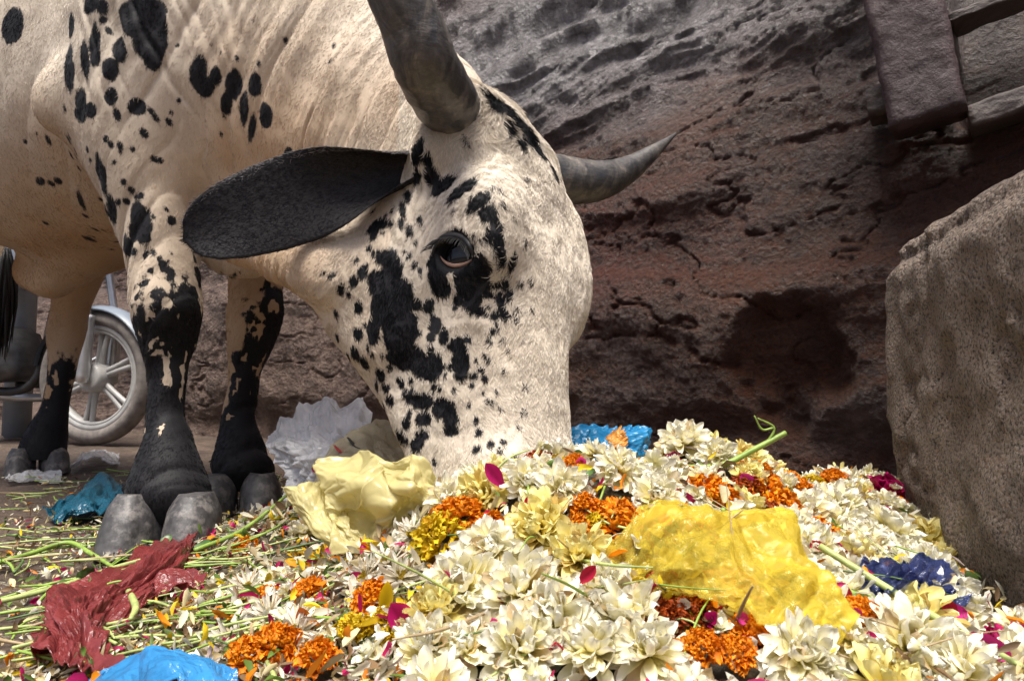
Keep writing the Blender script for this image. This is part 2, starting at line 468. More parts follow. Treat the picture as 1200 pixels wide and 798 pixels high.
def refine(V, Fq, sel_fn):
    sel = sel_fn(V[Fq].mean(1))
    V2, q, oF, (uk, base, nV) = quad_subdivide(V, Fq, sel)
    # move rim midpoints stay on the old edge: T-junction vertices are stitched as extra n-gon corners
    return V2, q, oF, uk, base, nV
def vnormals(V, faces):
    nn = np.zeros_like(V)
    a = V[faces[:, 2]] - V[faces[:, 0]]; b = V[faces[:, 3]] - V[faces[:, 1]]; c = np.cross(a, b)
    for i in range(4):
        for k in range(3): nn[:, k] += np.bincount(faces[:, i], c[:, k], len(V))
    return nn / (np.linalg.norm(nn, axis=1)[:, None] + 1e-12)
def fnormal(q):
    h = .0015; n = np.zeros_like(q)
    for i in range(3):
        e = np.zeros(3); e[i] = h
        n[:, i] = field(prims, q + e) - field(prims, q - e)
    return n / (np.linalg.norm(n, axis=1)[:, None] + 1e-12)

head_lo = np.array([-.30, .60, .03])
def in_front(c):      # head, neck and near shoulder: the part seen close up
    return (c[:, 1] < 1.36) & (c[:, 0] > -.95) & (c[:, 2] < 1.12)
def in_head(c):
    d = c - HP; u = d @ HD; f = d @ HF; l = d @ HL
    return (u > -.08) & (u < .56) & (f > -.36) & (f < .06) & (np.abs(l) < .16) & (c[:, 2] > .03)
polys_rim = []
sel = in_front(V[Fq].mean(1))
V2, q1, o1, (uk1, base1, nV1) = quad_subdivide(V, Fq, sel)
sel2 = in_head(V2[q1].mean(1))
V3, q2, o2, (uk2, base2, nV2) = quad_subdivide(V2, q1, sel2)
def stitch(oF, uk, base, nV):
    """give unsplit quads the midpoints that their split neighbours added on a shared edge"""
    out_q = np.ones(len(oF), bool); ng = []
    mids = []
    for i in range(4):
        a = oF[:, i].astype(np.int64); b = oF[:, (i + 1) % 4].astype(np.int64)
        k = np.minimum(a, b) * nV + np.maximum(a, b)
        j = np.searchsorted(uk, k); j[j >= len(uk)] = 0
        mids.append(np.where(uk[j] == k, j + base, -1))
    mids = np.array(mids).T
    hit = (mids >= 0).any(1)
    for f, m in zip(oF[hit], mids[hit]):
        g = []
        for i in range(4):
            g.append(int(f[i])); 
            if m[i] >= 0: g.append(int(m[i]))
        ng.append(g)
    return oF[~hit], ng
qa, nga = stitch(o1, uk1, base1, nV1)
qb, ngb = stitch(o2, uk2, base2, nV2)
# (a coarse face next to a twice split one does not occur: the head zone lies inside the front zone)
V = V3; allq = np.vstack([qa, qb, q2])
fine = np.zeros(len(V), bool); fine[nV1:] = True; fine[np.unique(np.vstack([q2, qb]))] = True
for _ in range(2):
    q = V[fine]; V[fine] = q - fnormal(q) * np.clip(field(prims, q), -.01, .01)[:, None]
nn = fnormal(V)
V = V + nn * wrinkle(V)[:, None]

# ------------------------------------------------------------------ coat pattern: distance (m) to the nearest black patch
faces_list = [tuple(f) for f in allq.tolist()] + [tuple(f) for f in nga] + [tuple(f) for f in ngb]
bvh = BVHTree.FromPolygons([Vector(v) for v in V], faces_list)
SPOTS = [  # x, y in the picture, half width, half height, tilt
 (459,339,20,36,0),(468,387,21,27,0),(483,418,18,16,0),(504,430,22,16,0),(540,425,12,22,0),(535,405,10,10,0),(441,330,10,14,0),(447,360,12,20,0),(476,350,10,20,0),(452,300,12,9,0),
 (492,468,16,10,0),(518,477,12,11,0),(497,491,10,8,0),(495,509,8,6,0),(528,491,8,7,0),(527,504,7,6,0),(488,520,8,6,0),(469,511,9,7,0),(475,496,5,6,0),(457,468,6,6,0),(452,454,5,4,0),(446,438,6,7,0),
 (416,413,6,8,0),(426,424,4,6,0),(414,452,6,8,-20),(430,480,9,10,-20),(450,501,8,10,-20),(419,390,6,7,0),(420,360,5,6,0),(400,338,3,6,0),(426,318,5,7,0),(415,329,4,5,0),(433,291,3,3,0),
 (561,506,4,4,0),(559,525,4,3,0),(575,520,3,3,0),(572,470,3,2,0),(564,433,3,3,0),(657,523,3,3,0),(547,397,5,4,0),(511,382,8,9,0),(502,358,7,8,0),(488,356,6,7,0),(520,395,6,7,0),
 (505,395,5,5,0),(555,440,5,4,0),(553,452,3,3,0),(470,425,8,8,0),(460,420,7,7,0),(437,385,7,12,0),
 (530,308,28,22,20),(548,325,20,24,-20),(553,350,11,16,0),(507,325,8,20,10),(520,335,12,12,0),(560,318,8,20,0),(536,350,8,8,0),(508,293,5,5,0),
 (502,190,6,10,0),(505,205,9,9,0),(520,216,14,9,20),(540,222,16,9,15),(560,236,13,9,35),(572,250,9,10,35),(580,268,8,10,0),(585,285,5,10,0),(589,302,4,8,0),(592,332,4,6,0),(586,350,4,6,0),(580,370,4,5,0),
 (588,362,4,5,0),(570,345,4,4,0),(563,366,4,3,0),(600,310,3,6,0),(597,345,3,6,0),(592,368,6,4,0),(604,302,2,5,0),
 (575,112,6,5,0),(588,124,10,7,40),(603,140,10,9,45),(617,155,9,10,45),(630,175,6,8,40),(612,166,5,9,30),(596,150,4,9,30),(645,195,5,8,30),(660,215,5,9,30),
 (487,180,4,14,-15),(488,205,5,9,-10),(472,245,3,10,15),(480,270,3,6,15),(440,265,9,6,30),(449,262,5,5,0),(438,275,4,5,0),(560,262,5,5,0),(552,276,4,6,0),(572,295,4,5,0),(478,230,3,8,10),(470,262,2,6,10),
 (15,30,18,20,0),(105,5,12,9,0),(84,30,5,12,0),(80,76,6,25,0),(99,70,5,20,5),(113,52,7,22,0),(139,58,8,14,0),(128,80,10,12,0),(130,113,7,8,0),(162,127,8,9,-30),(95,125,9,18,0),(107,130,8,8,0),
 (165,20,17,25,-10),(178,45,18,25,-10),(178,68,8,12,0),(234,85,11,18,-15),(240,100,10,12,0),(252,88,7,10,-20),(275,98,10,15,-10),(286,128,7,20,-15),(295,150,4,14,-20),(265,122,6,10,-15),(297,100,10,12,0),(310,135,10,14,0),(340,187,9,12,0),
 (119,205,7,22,8),(131,245,8,16,0),(124,163,3,3,0),(150,291,7,8,0),(47,212,7,3,25),(95,235,3,10,-20),(120,8,6,8,0),(60,215,4,2,0),(160,250,8,16,0),(168,262,8,20,0),(158,278,4,5,0),
]
spots3 = []
for (x, y, rx, ry, tl) in SPOTS:
    r = ray(x, y); hit = bvh.ray_cast(Vector(CAM), Vector(nrm(r)))
    if hit[0] is None: continue
    p = np.array(hit[0]); n = np.array(hit[1]); d = (p - CAM) @ FWD
    if np.linalg.norm(p - hd(*EYE)) < .062: n = nrm(HL + .25 * HF); p = p + HL * (hd(*EYE) - p).dot(HL) * .8
    e1 = nrm(RT - n * RT.dot(n)); e2 = nrm(np.cross(n, e1))
    c_, s_ = math.cos(R(tl)), math.sin(R(tl))
    g1 = e1 * c_ + e2 * s_; g2 = -e1 * s_ + e2 * c_
    fx = max(.5, abs(e1 @ RT)); fy = max(.5, abs(e2 @ UP))
    spots3.append((p, n, g1, g2, (rx + .6) / F * d / fx, (ry + .6) / F * d / fy))
rs_ = np.random.default_rng(21)
def speck(x, y, r0):
    hit = bvh.ray_cast(Vector(CAM), Vector(nrm(ray(x, y))))
    if hit[0] is None: return
    p = np.array(hit[0]); n = np.array(hit[1]); e1 = nrm(np.cross(n, HL + .3)); e2 = np.cross(n, e1); a_ = r0 / F * ((p - CAM) @ FWD)
    spots3.append((p, n, e1, e2, a_ * rs_.uniform(.7, 1.2), a_ * rs_.uniform(.8, 1.6)))
for cx, cy, sx, sy, k_, r0, r1 in ((462, 375, 48, 75, 60, 1.8, 4.2), (500, 470, 50, 45, 34, 1.8, 4), (575, 330, 25, 55, 46, 1.4, 3.2), (560, 250, 35, 40, 18, 1.3, 3), (590, 450, 45, 60, 12, 1.3, 2.4), (455, 255, 25, 35, 14, 1.5, 3.5),
        (125, 190, 40, 80, 26, 1.5, 4), (240, 120, 80, 60, 16, 1.2, 2.4), (150, 240, 30, 50, 30, 2, 5), (60, 180, 45, 50, 8, 1.5, 3)):
    for _ in range(k_): speck(rs_.normal(cx, sx), rs_.normal(cy, sy), rs_.uniform(r0, r1))
for k in range(150):                        # the flank and far side carry the same speckle, sparser
    t = rng.uniform(-.1, 1.3); s = -1 if k % 5 else 1
    c = F0 - A * t + Z * rng.uniform(.65, 1.2)
    if s == 1 and t < .5: continue
    hit = bvh.ray_cast(Vector(c + N * s * 1.0), Vector(-N * s))
    if hit[0] is None: continue
    p = np.array(hit[0]); n = np.array(hit[1]); e1 = nrm(np.cross(n, Z)); e2 = np.cross(n, e1); a = rng.uniform(.008, .035)
    spots3.append((p, n, e1, e2, a * rng.uniform(.6, 1), a * rng.uniform(.8, 1.6)))
spot = np.full(len(V), .2)
jit = fbm(V * 60, 3) * .0042 + fbm(V * 22, 2) * .0045 + fbm(V * 130, 2) * .0015
for p, n, g1, g2, a, b in spots3:
    rr = max(a, b) + .03
    m = np.where(np.abs(V - p).max(1) < rr)[0]
    if not len(m): continue
    d = V[m] - p
    l = np.sqrt((d @ g1 / a) ** 2 + (d @ g2 / b) ** 2 + (d @ n / (.9 * max(a, b))) ** 2 * .3)
    sd = (l - 1) * min(a, b)
    spot[m] = np.minimum(spot[m], sd + jit[m] * min(1, min(a, b) / .020) - .0012)
e_ = V - hd(*EYE); eu, ef, el_ = e_ @ HD, e_ @ HF, e_ @ HL
m = (np.abs(el_) < .06) & (eu ** 2 + ef ** 2 < .01)
spot[m] = np.minimum(spot[m], (np.sqrt((eu[m] / .86) ** 2 + ef[m] ** 2) - .031) * .8 + jit[m] * .7)
# legs: black below the knee, broken up with pale flecks, and the brush over the knee
def legmask(cx, cy, rad, z0, soft, cov, side=0):
    global spot
    d = np.hypot(V[:, 0] - cx, V[:, 1] - cy); m = (d < rad) & (V[:, 2] < z0 + .25)
    q = V[m]; nz = fbm(q * np.array([26, 26, 14]), 4) * .9 + fbm(q * 90, 2) * .35
    s = (q[:, 2] - z0) / soft + nz * cov
    if side: s = np.maximum(s, 0) * 0 + np.minimum(s, 3) - np.clip((q[:, 0] - cx) / .03, -1.3, 1) * side * sstep(.14, .22, q[:, 2])
    fleck = fbm(q * np.array([55, 55, 38]), 3); s = np.where((fleck > .27) & (q[:, 2] > .17), np.maximum(s, (fleck - .27) * 6), s)
    spot[m] = np.minimum(spot[m], s * .012)
legmask(-.598, 1.13, .125, .40, .10, 1.9)
legmask(-.575, 1.43, .12, .36, .08, 2.0, 1.5)
legmask(-1.405, 2.05, .16, .30, .10, 1.3)
legmask(-1.675, 1.92, .16, .30, .10, 1.3)
m = (np.abs(V[:, 2] - .52) < .17) & (np.hypot(V[:, 0] + .60, V[:, 1] - 1.12) < .094)      # dark brush down the front of the near forearm
q = V[m]; fr = (q - np.array([-.60, 1.12, .5])) @ nrm([.93, -.36, 0])
spot[m] = np.minimum(spot[m], (.035 + np.maximum(q[:, 2] - .42, 0) * .34 - fr) * .6 + fbm(q * np.array([38, 38, 20]), 4) * .040 + fbm(q * 110, 2) * .008)
tan = np.clip(.4 * fbm(V * 6, 3) + sstep(.88, .52, V[:, 2]) * .9 * (V[:, 0] < -.16), 0, 1)  # tawny and dirt tint; low down it also paints in orange bounce light
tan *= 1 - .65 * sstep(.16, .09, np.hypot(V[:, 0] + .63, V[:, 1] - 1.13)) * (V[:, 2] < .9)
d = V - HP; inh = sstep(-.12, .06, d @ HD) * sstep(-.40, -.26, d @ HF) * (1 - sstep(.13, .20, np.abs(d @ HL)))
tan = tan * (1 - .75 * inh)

def hide_mat():
    m, t, b = newmat('spotted_hide'); g = NB(t); v = g.obj()
    sp = g.attr('spot').outputs['Fac']; tn = g.attr('tan').outputs['Fac']
    hv = g.mapping(v, (700, 700, 260), (.25, .1, 0))
    hair = g.noise(hv, 1, 4, .7, .4)
    edge = g.math('MULTIPLY', g.math('SUBTRACT', hair, .5), .010)
    s2 = g.math('ADD', sp, edge)
    k = g.n('ShaderNodeMapRange', i_1=-.0012, i_2=.0012); g.l(s2, k.inputs[0])
    big = g.noise(v, 9, 5)
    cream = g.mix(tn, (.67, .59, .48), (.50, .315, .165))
    cream = g.mix(g.ramp(big, [(.35, 0.), (.7, .45)]), cream, (.40, .33, .25))
    cream = g.mix(g.ramp(hair, [(.35, .0), (.8, .3)]), cream, (.34, .26, .18), 'MIX')
    blk = g.mix(g.ramp(hair, [(.35, 0.), (.8, .6)]), (.008, .008, .010), (.03, .028, .03))
    g.l(g.mix(k.outputs[0], blk, cream), b.inputs['Base Color'])
    b.inputs['Roughness'].default_value = .6
    b.inputs['Specular IOR Level'].default_value = .2
    b.inputs['Sheen Weight'].default_value = .04; b.inputs['Sheen Roughness'].default_value = .4
    fine = g.noise(v, 90, 3)
    hgt = g.math('ADD', hair, g.math('MULTIPLY', fine, .6))
    g.l(g.bump(hgt, .55, .0012), b.inputs['Normal'])
    return m
HIDE = hide_mat()
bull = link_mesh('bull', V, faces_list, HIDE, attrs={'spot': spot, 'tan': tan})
tag(bull, 'cream bull with black spots bending its head down to eat from the flower heap', 'bull')

# ---- horns
def horn_mat():
    m, t, b = newmat('horn'); g = NB(t); v = g.obj()
    n1 = g.noise(g.mapping(v, (34, 34, 14), (.2, -.25, 0)), 1, 7, .7, .8); n2 = g.noise(g.mapping(v, (60, 60, 260)), 1, 4, .6)
    c = g.ramp(n1, [(.30, (.018, .018, .020)), (.46, (.050, .047, .046)), (.58, (.11, .097, .085)), (.72, (.26, .215, .17))])
    c = g.mix(g.ramp(n2, [(.45, 0.), (.7, .5)]), c, (.03, .026, .024))
    g.l(c, b.inputs['Base Color']); g.l(g.ramp(n1, [(.3, .28), (.8, .55)]), b.inputs['Roughness'])
    g.l(g.bump(g.math('ADD', n2, g.noise(v, 160, 4)), .45, .0015), b.inputs['Normal'])
    return m
HORN = horn_mat()
hb = hd(.004, -.075, .086); hb2 = hd(.004, -.07, -.086)
def ring_tube(path, rad, n, k, ring):
    Vt, Ft = tube(path, rad, n, k)
    return Vt, Ft
near_path = [hb + (hd(0, -.05, 0) - hb) * .35, hb, P(503, 85, .80), P(482, 30, .77), P(452, -30, .75), P(425, -95, .75), P(410, -165, .77)]
def gnarl(Vt, n, k, amp):
    c = Vt[:n * k].reshape(n, k, 3).mean(1, keepdims=True); q_ = Vt[:n * k].reshape(n, k, 3); i_ = np.arange(n) / n
    base = np.exp(-((i_ - .22) / .12) ** 2)
    f_ = 1 + (amp * base * np.sin(i_ * 130) + 0)[:, None] + .035 * fbm(Vt[:n * k] * 45, 3).reshape(n, k) + .02 * fbm(Vt[:n * k] * 140, 2).reshape(n, k)
    Vt[:n * k] = (c + (q_ - c) * f_[:, :, None]).reshape(-1, 3); return Vt
Vt, Ft = tube(near_path, [.040, .0415, .0395, .0365, .031, .021, .004], 160, 48); Vt = gnarl(Vt, 160, 48, .022)
horn = link_mesh('horn', Vt, Ft, HORN, bull)
far_path = [hb2 + (hd(0, -.05, 0) - hb2) * .4, hb2, P(690, 213, 1.09), P(728, 203, 1.12), P(762, 181, 1.15), P(792, 157, 1.19)]
Vt, Ft = tube(far_path, [.046, .044, .035, .025, .014, .002], 120, 32); Vt = gnarl(Vt, 120, 32, .015)
link_mesh('horn', Vt, Ft, HORN, bull)

# ---- ears: a cupped leaf with thickness
EARM, t_, b_ = newmat('ear_hide'); g = NB(t_); v_ = g.obj()
hr = g.noise(g.mapping(v_, (500, 160, 500)), 1, 4, .7)
g.l(g.ramp(hr, [(.3, (.006, .006, .008)), (.75, (.026, .022, .024))]), b_.inputs['Base Color'])
b_.inputs['Roughness'].default_value = .6; b_.inputs['Sheen Weight'].default_value = .08; b_.inputs['Specular IOR Level'].default_value = .25; b_.inputs['Sheen Roughness'].default_value = .35
g.l(g.bump(hr, .6, .001), b_.inputs['Normal'])
def make_ear(base, tip, across, back, width, cup):
    T = tip - base; L = np.linalg.norm(T); T = T / L
    W = nrm(across - T * across.dot(T)); K = np.cross(T, W); K = K if K.dot(back) > 0 else -K
    nu, nv = 40, 24; Vs = []; Fs = []
    prof = np.array([[0, .80], [.08, .84], [.2, .93], [.35, 1.0], [.5, 1.0], [.65, .96], [.8, .84], [.9, .68], [.96, .48], [.99, .24], [1, .03]])
    for i in range(nu):
        s = i / (nu - 1); wd = np.interp(s, prof[:, 0], prof[:, 1]) * width * .5
        cp = cup * max(0, 1 - s / .5) ** 1.2 + .22 + .10 * math.sin(s * 7)
        for side in (0, 1):
            for j in range(nv):
                a = (j / (nv - 1) * 2 - 1)
                th = .0065 * (1 - abs(a) ** 3) * (1 - .6 * s) + .0012
                ang = a * cp * 1.9
                x = math.sin(ang) / (cp * 1.9) * wd if cp > .01 else a * wd
                z = -(math.cos(ang) - 1) / (cp * 1.9) * wd
                p = base + T * (s * L) + W * (x + .012 * math.sin(s * 3)) + K * (-z + (th if side else -th)) + K * .02 * math.sin(s * math.pi)
                Vs.append(p)
    def id(i, side, j): return (i * 2 + side) * nv + j
    for i in range(nu - 1):
        for j in range(nv - 1):
            Fs.append((id(i,0,j), id(i,0,j+1), id(i+1,0,j+1), id(i+1,0,j)))
            Fs.append((id(i,1,j+1), id(i,1,j), id(i+1,1,j), id(i+1,1,j+1)))
        Fs.append((id(i,0,0), id(i+1,0,0), id(i+1,1,0), id(i,1,0)))
        Fs.append((id(i,0,nv-1), id(i,1,nv-1), id(i+1,1,nv-1), id(i+1,0,nv-1)))
    for j in range(nv - 1):
        Fs.append((id(0,0,j), id(0,1,j), id(0,1,j+1), id(0,0,j+1)))
        Fs.append((id(nu-1,0,j+1), id(nu-1,1,j+1), id(nu-1,1,j), id(nu-1,0,j)))
    return np.array(Vs), Fs
eb = hd(.062, -.140, .098)
Ve, Fe = make_ear(eb, P(216, 283, .84), UP, FWD, .122, 1.1)
ear_near = (Ve.copy(), [f for f in Fe]); link_mesh('ear', Ve, Fe, EARM, bull)
eb2 = hd(.058, -.10, -.105); tip2 = eb2 - HL * .14 - HF * .20 + HD * .02
Ve, Fe = make_ear(eb2, tip2, UP, FWD, .12, .75)
link_mesh('ear', Ve, Fe, EARM, bull)

# ---- eye: dark wet ball, brown iris, pale rim of the lower lid, lashes
EYEM, t_, b_ = newmat('eye'); g = NB(t_)
g.l(g.ramp(g.noise(g.obj(), 90, 3), [(.4, (.004, .004, .006)), (.7, (.012, .011, .014))]), b_.inputs['Base Color'])
b_.inputs['Roughness'].default_value = .05; b_.inputs['Specular IOR Level'].default_value = .5
LID = simple_mat('lid', (.009, .008, .009), .6, var=.3, scale=120, bump=.3)
PINK = simple_mat('lid_rim', (.40, .24, .17), .35, var=.2, scale=200)
for s in (1, -1):
    bm = bmesh.new(); bmesh.ops.create_uvsphere(bm, u_segments=32, v_segments=20, radius=.033)
    eo = bm_obj('eye', bm, EYEM, bull); eo.location = hd(EYE[0], EYE[1], (EYE[2] - .0125) * s)
    ax1 = nrm(HF * .9 + HD * .42); ax2 = nrm(HD * .9 - HF * .42)
    ce = hd(EYE[0], EYE[1], (EYE[2] + .003) * s)
    def lid_pt(a, rr, lift):
        q_ = ce + (ax1 * math.cos(a) * rr + ax2 * math.sin(a) * rr * .70) + HL * s * .12
        h_ = bvh.ray_cast(Vector(q_), Vector(-HL * s))
        l_ = (np.array(h_[0]) - ce).dot(HL * s) if h_[0] is not None else .015
        return ce + (ax1 * math.cos(a) * rr + ax2 * math.sin(a) * rr * .70) + HL * s * (max(min(l_, .024), .008) + lift)
    # lower rim (pale) and upper lid (black)
    pts = [lid_pt(a, .0300, -.001) for a in np.linspace(.35, 2.5, 8)]
    pts = [p - ax2 * .004 for p in pts]
    Vt, Ft = tube(pts, [.0005, .0016, .0024, .0027, .0027, .0023, .0014, .0005], 30, 8); link_mesh('eyelid', Vt, Ft, PINK, bull)
    pts = [lid_pt(a, .0325, .0005) + ax2 * .0055 for a in np.linspace(math.pi - .1, 2 * math.pi + .1, 11)]
    Vt, Ft = tube(pts, [.0008, .0022, .0034, .0042, .0048, .005, .0048, .0042, .0034, .0022, .0008], 44, 10); link_mesh('eyelid', Vt, Ft, LID, bull)
    VV, FF = [], []
    for a in np.linspace(math.pi + .25, 2 * math.pi - .2, 34):
        p0 = lid_pt(a, .0330, .005) + ax2 * .009; dr = nrm(HL * s * .9 + HD * .75 + ax1 * math.cos(a) * .5 + HD * .15 * random.uniform(-1, 1))
        p1 = p0 + dr * .010; p2 = p1 + nrm(dr + HD * .35) * .009
        Vt, Ft = tube([p0, p1, p2], [.0007, .0006, .0002], 7, 4); o_ = len(np.vstack(VV)) if VV else 0
        VV.append(Vt); FF += [tuple(i + o_ for i in f) for f in Ft]
    link_mesh('eyelashes', np.vstack(VV), FF, LID, bull)
# ---- nostrils
for s in (1, -1):
    bm = bmesh.new(); bmesh.ops.create_uvsphere(bm, u_segments=16, v_segments=10, radius=1)
    for v in bm.verts: v.co = Vector(hd(.497, -.045, .062 * s) + HD * v.co.x * .009 + HF * v.co.y * .016 + HL * v.co.z * .012)
    bm_obj('nostril', bm, LID, bull)

# ---- hooves: two claws per foot
HOOF, t_, b_ = newmat('hoof'); g = NB(t_); v_ = g.obj()
n1 = g.noise(g.mapping(v_, (90, 90, 60)), 1, 5, .6); n2 = g.noise(v_, 30, 5, .7)
g.l(g.mix(g.ramp(n2, [(.5, 0.), (.62, .9)]), g.ramp(n1, [(.3, (.026, .025, .025)), (.7, (.080, .076, .078))]), (.17, .155, .145)), b_.inputs['Base Color'])
b_.inputs['Roughness'].default_value = .55; g.l(g.bump(g.math('ADD', n1, n2), .35, .002), b_.inputs['Normal'])
def hoof(cx, cy, fwd, size, splay):
    fwd = nrm(fwd); side = np.array([-fwd[1], fwd[0], 0])
    for s in (1, -1):
        f2 = nrm(fwd + side * s * splay); s2 = np.array([-f2[1], f2[0], 0])
        nu, nv = 72, 36; Vs = []; Fs = []
        for j in range(nv):
            h = j / (nv - 1)
            z = -.004 + h * .080 * size
            for i in range(nu):
                a = 2 * math.pi * i / nu
                ca, sa = math.cos(a), math.sin(a)
                px_ = np.sign(ca) * abs(ca) ** .8 * (.075 if ca > 0 else .055) * size * (1 - .32 * h) + .010 * size * (1 - h)
                py_ = np.sign(sa) * abs(sa) ** .75 *   .042 * size * (1 - .06 * h - .22 * h ** 3)
                if ca > 0: py_ *= (1 - .25 * ca)
                zz = z * (1.0 - .28 * (ca < 0) * abs(ca))
                dome = 1 - .45 * (max(0, h - .6) / .4) ** 2
                px_ *= (.55 + .45 * dome); py_ *= (.6 + .4 * dome)
                Vs.append(np.array([cx, cy, 0]) + side * s * (.0405 * size + splay * .02) + f2 * (px_ - .012 * h * size) + s2 * py_ + Z * zz)
        for j in range(nv - 1):
            for i in range(nu):
                Fs.append((j*nu+i, j*nu+(i+1) % nu, (j+1)*nu+(i+1) % nu, (j+1)*nu+i))
        Fs.append(tuple(range(nu))[::-1]); Fs.append(tuple((nv-1)*nu + i for i in range(nu)))
        Vs = np.array(Vs); hh_ = np.repeat(np.arange(nv) / (nv - 1), nu)
        ctr = Vs.mean(0); rd = Vs - ctr; rd[:, 2] = 0; rl = np.linalg.norm(rd, axis=1)[:, None] + 1e-6
        Vs = Vs + rd / rl * (.0030 * fbm(Vs * 20, 2) + .0010 * fbm(Vs * 110, 2))[:, None]
        Vs[:, 2] += .004 * fbm(Vs * 22 + 5, 2) * sstep(.5, 1, hh_)
        link_mesh('hoof', Vs, Fs, HOOF, bull)
hoof(-.558, 1.085, (.16, -1, 0), 1.06, .05)
hoof(-.556, 1.372, (.25, -.97, 0), 1.0, .06)
hoof(-1.415, 2.005, (.6, -.8, 0), .95, .12)
hoof(-1.685, 1.875, (.6, -.8, 0), .95, .12)
# ---- tail with its black brush, hanging behind the far thigh
tb = ground(4, 640, 0); tb = np.array([-1.86, 2.20, 0])
tp = [R0 - A * .36 + Z * 1.15, R0 - A * .43 + Z * 1.05, np.array([-1.80, 2.22, .90]), np.array([-1.74, 2.22, .74]), np.array([-1.71, 2.22, .66])]
Vt, Ft = tube(tp, [.035, .03, .022, .018, .014], 40, 10)
tail = link_mesh('tail', Vt, Ft, HIDE, bull, attrs={'spot': np.full(len(Vt), .05), 'tan': np.full(len(Vt), .6)})
VV, FF, o_ = [], [], 0
for k in range(70):
    a = random.uniform(0, 6.28); r_ = random.uniform(.0, .028); p0 = tp[-1] + np.array([math.cos(a) * r_ * .4, math.sin(a) * r_ * .4, random.uniform(0, .06)])
    L_ = random.uniform(.22, .36)
    Vt, Ft = tube([p0, p0 + np.array([math.cos(a) * r_, math.sin(a) * r_, -L_ * .45]), p0 + np.array([math.cos(a) * r_ * .7 + random.uniform(-.01, .01), math.sin(a) * r_ * .7, -L_])], [.005, .006, .001], 8, 5)
    VV.append(Vt); FF += [tuple(i + o_ for i in f) for f in Ft]; o_ += len(Vt)
link_mesh('tail_brush', np.vstack(VV), FF, LID, tail)

# ================================================================== FUR: short hair on the parts seen close up
def fur_points(cnt, keep, seed):
    r = np.random.default_rng(seed); Q = np.array([f for f in faces_list if len(f) == 4]); c = V[Q].mean(1); m = keep(c) & (((c - CAM) * nn[Q[:, 0]]).sum(1) < .10); Q = Q[m]
    a = np.linalg.norm(np.cross(V[Q[:, 2]] - V[Q[:, 0]], V[Q[:, 3]] - V[Q[:, 1]]), axis=1); k = r.choice(len(Q), cnt, p=a / a.sum())
    u, v = r.random((2, cnt)); w_ = np.stack([(1-u)*(1-v), u*(1-v), u*v, (1-u)*v], 1)
    g_ = lambda X: (X[Q[k]] * (w_[:, :, None] if X.ndim == 2 else w_)).sum(1)
    n = g_(nn); n /= np.linalg.norm(n, axis=1)[:, None] + 1e-9
    return g_(V), n, g_(spot), g_(tan)
def in_fur_head(c): d = c - HP; u = d @ HD; return in_head(c) & (u < .50) & ((d @ HF > -.21) | (u > .13))
p1, n1, s1, t1 = fur_points(85000, in_fur_head, 1)
p2, n2, s2, t2 = fur_points(150000, lambda c: (c[:, 0] > -1.75) & (c[:, 1] < 2.15) & ~in_fur_head(c) & ~((((c - HP) @ HD) > .48) & (np.linalg.norm(c - hd(.52, -.08, 0), axis=1) < .2)) & (c[:, 2] > .055) & (c[:, 2] < 1.2), 2)
e_ = p1 - hd(*EYE); ok = ~((np.abs(e_ @ HL) < .045) & ((e_ @ HD / .027) ** 2 + (e_ @ HF / .031) ** 2 < 1))
for hc, hp in ((hb, near_path[2]), (hb2, far_path[2])):
    ax_ = nrm(hp - hc); dd_ = p1 - hc; al = dd_ @ ax_; ra = np.linalg.norm(dd_ - np.outer(al, ax_), axis=1); ok &= ~((ra < .038) & (al > -.004))
p1, n1, s1, t1 = p1[ok], n1[ok], s1[ok], t1[ok]
d = p1 - HP; u_, f_, l_ = d @ HD, d @ HF, d @ HL
w1 = fbm(p1 * 18, 2); w2 = fbm(p1 * 45 + 7, 2)
fl1 = HD * 1.0 - HF * (.35 + .5 * w1[:, None]) * sstep(-.02, -.2, f_)[:, None] + np.outer(w1 * .9 + w2 * .7, HF) + np.outer(w2 * .8, HL) + np.outer(l_ * 3 * sstep(-.12, -.02, f_), HL)
top = (sstep(.13, .0, u_) * sstep(-.18, -.09, f_))[:, None]                       # curly poll
fl1 = fl1 * (1 - .5 * top) + top * (np.outer(fbm(p1 * 40 + 3, 2), HL) + np.outer(fbm(p1 * 40 + 9, 2), HF)) * 2.2
len1 = .0058 + .005 * top[:, 0] + .003 * sstep(-.06, -.0, f_) ; lift1 = .24 + .26 * top[:, 0]
w1 = fbm(p2 * 9, 2)
fl2 = -Z * 1.0 - A * .5 + np.outer(w1, A) + np.outer(fbm(p2 * 25, 2), N) * .5; len2 = np.full(len(p2), .0062); lift2 = np.full(len(p2), .24)
P_ = np.vstack([p1, p2]); Nn = np.vstack([n1, n2]); FL = np.vstack([fl1, fl2]); LL = np.r_[len1, len2]; LI = np.r_[lift1, lift2]; SP = np.r_[s1, s2]; TN = np.r_[t1, t2]
r_ = np.random.default_rng(5); FL = FL + r_.normal(0, .11, FL.shape); FL = FL - Nn * (FL * Nn).sum(1)[:, None]; FL /= np.linalg.norm(FL, axis=1)[:, None] + 1e-9
LL = LL * r_.uniform(.6, 1.3, len(LL)); cur = r_.normal(0, .35, (len(LL), 1)) * np.cross(FL, Nn)
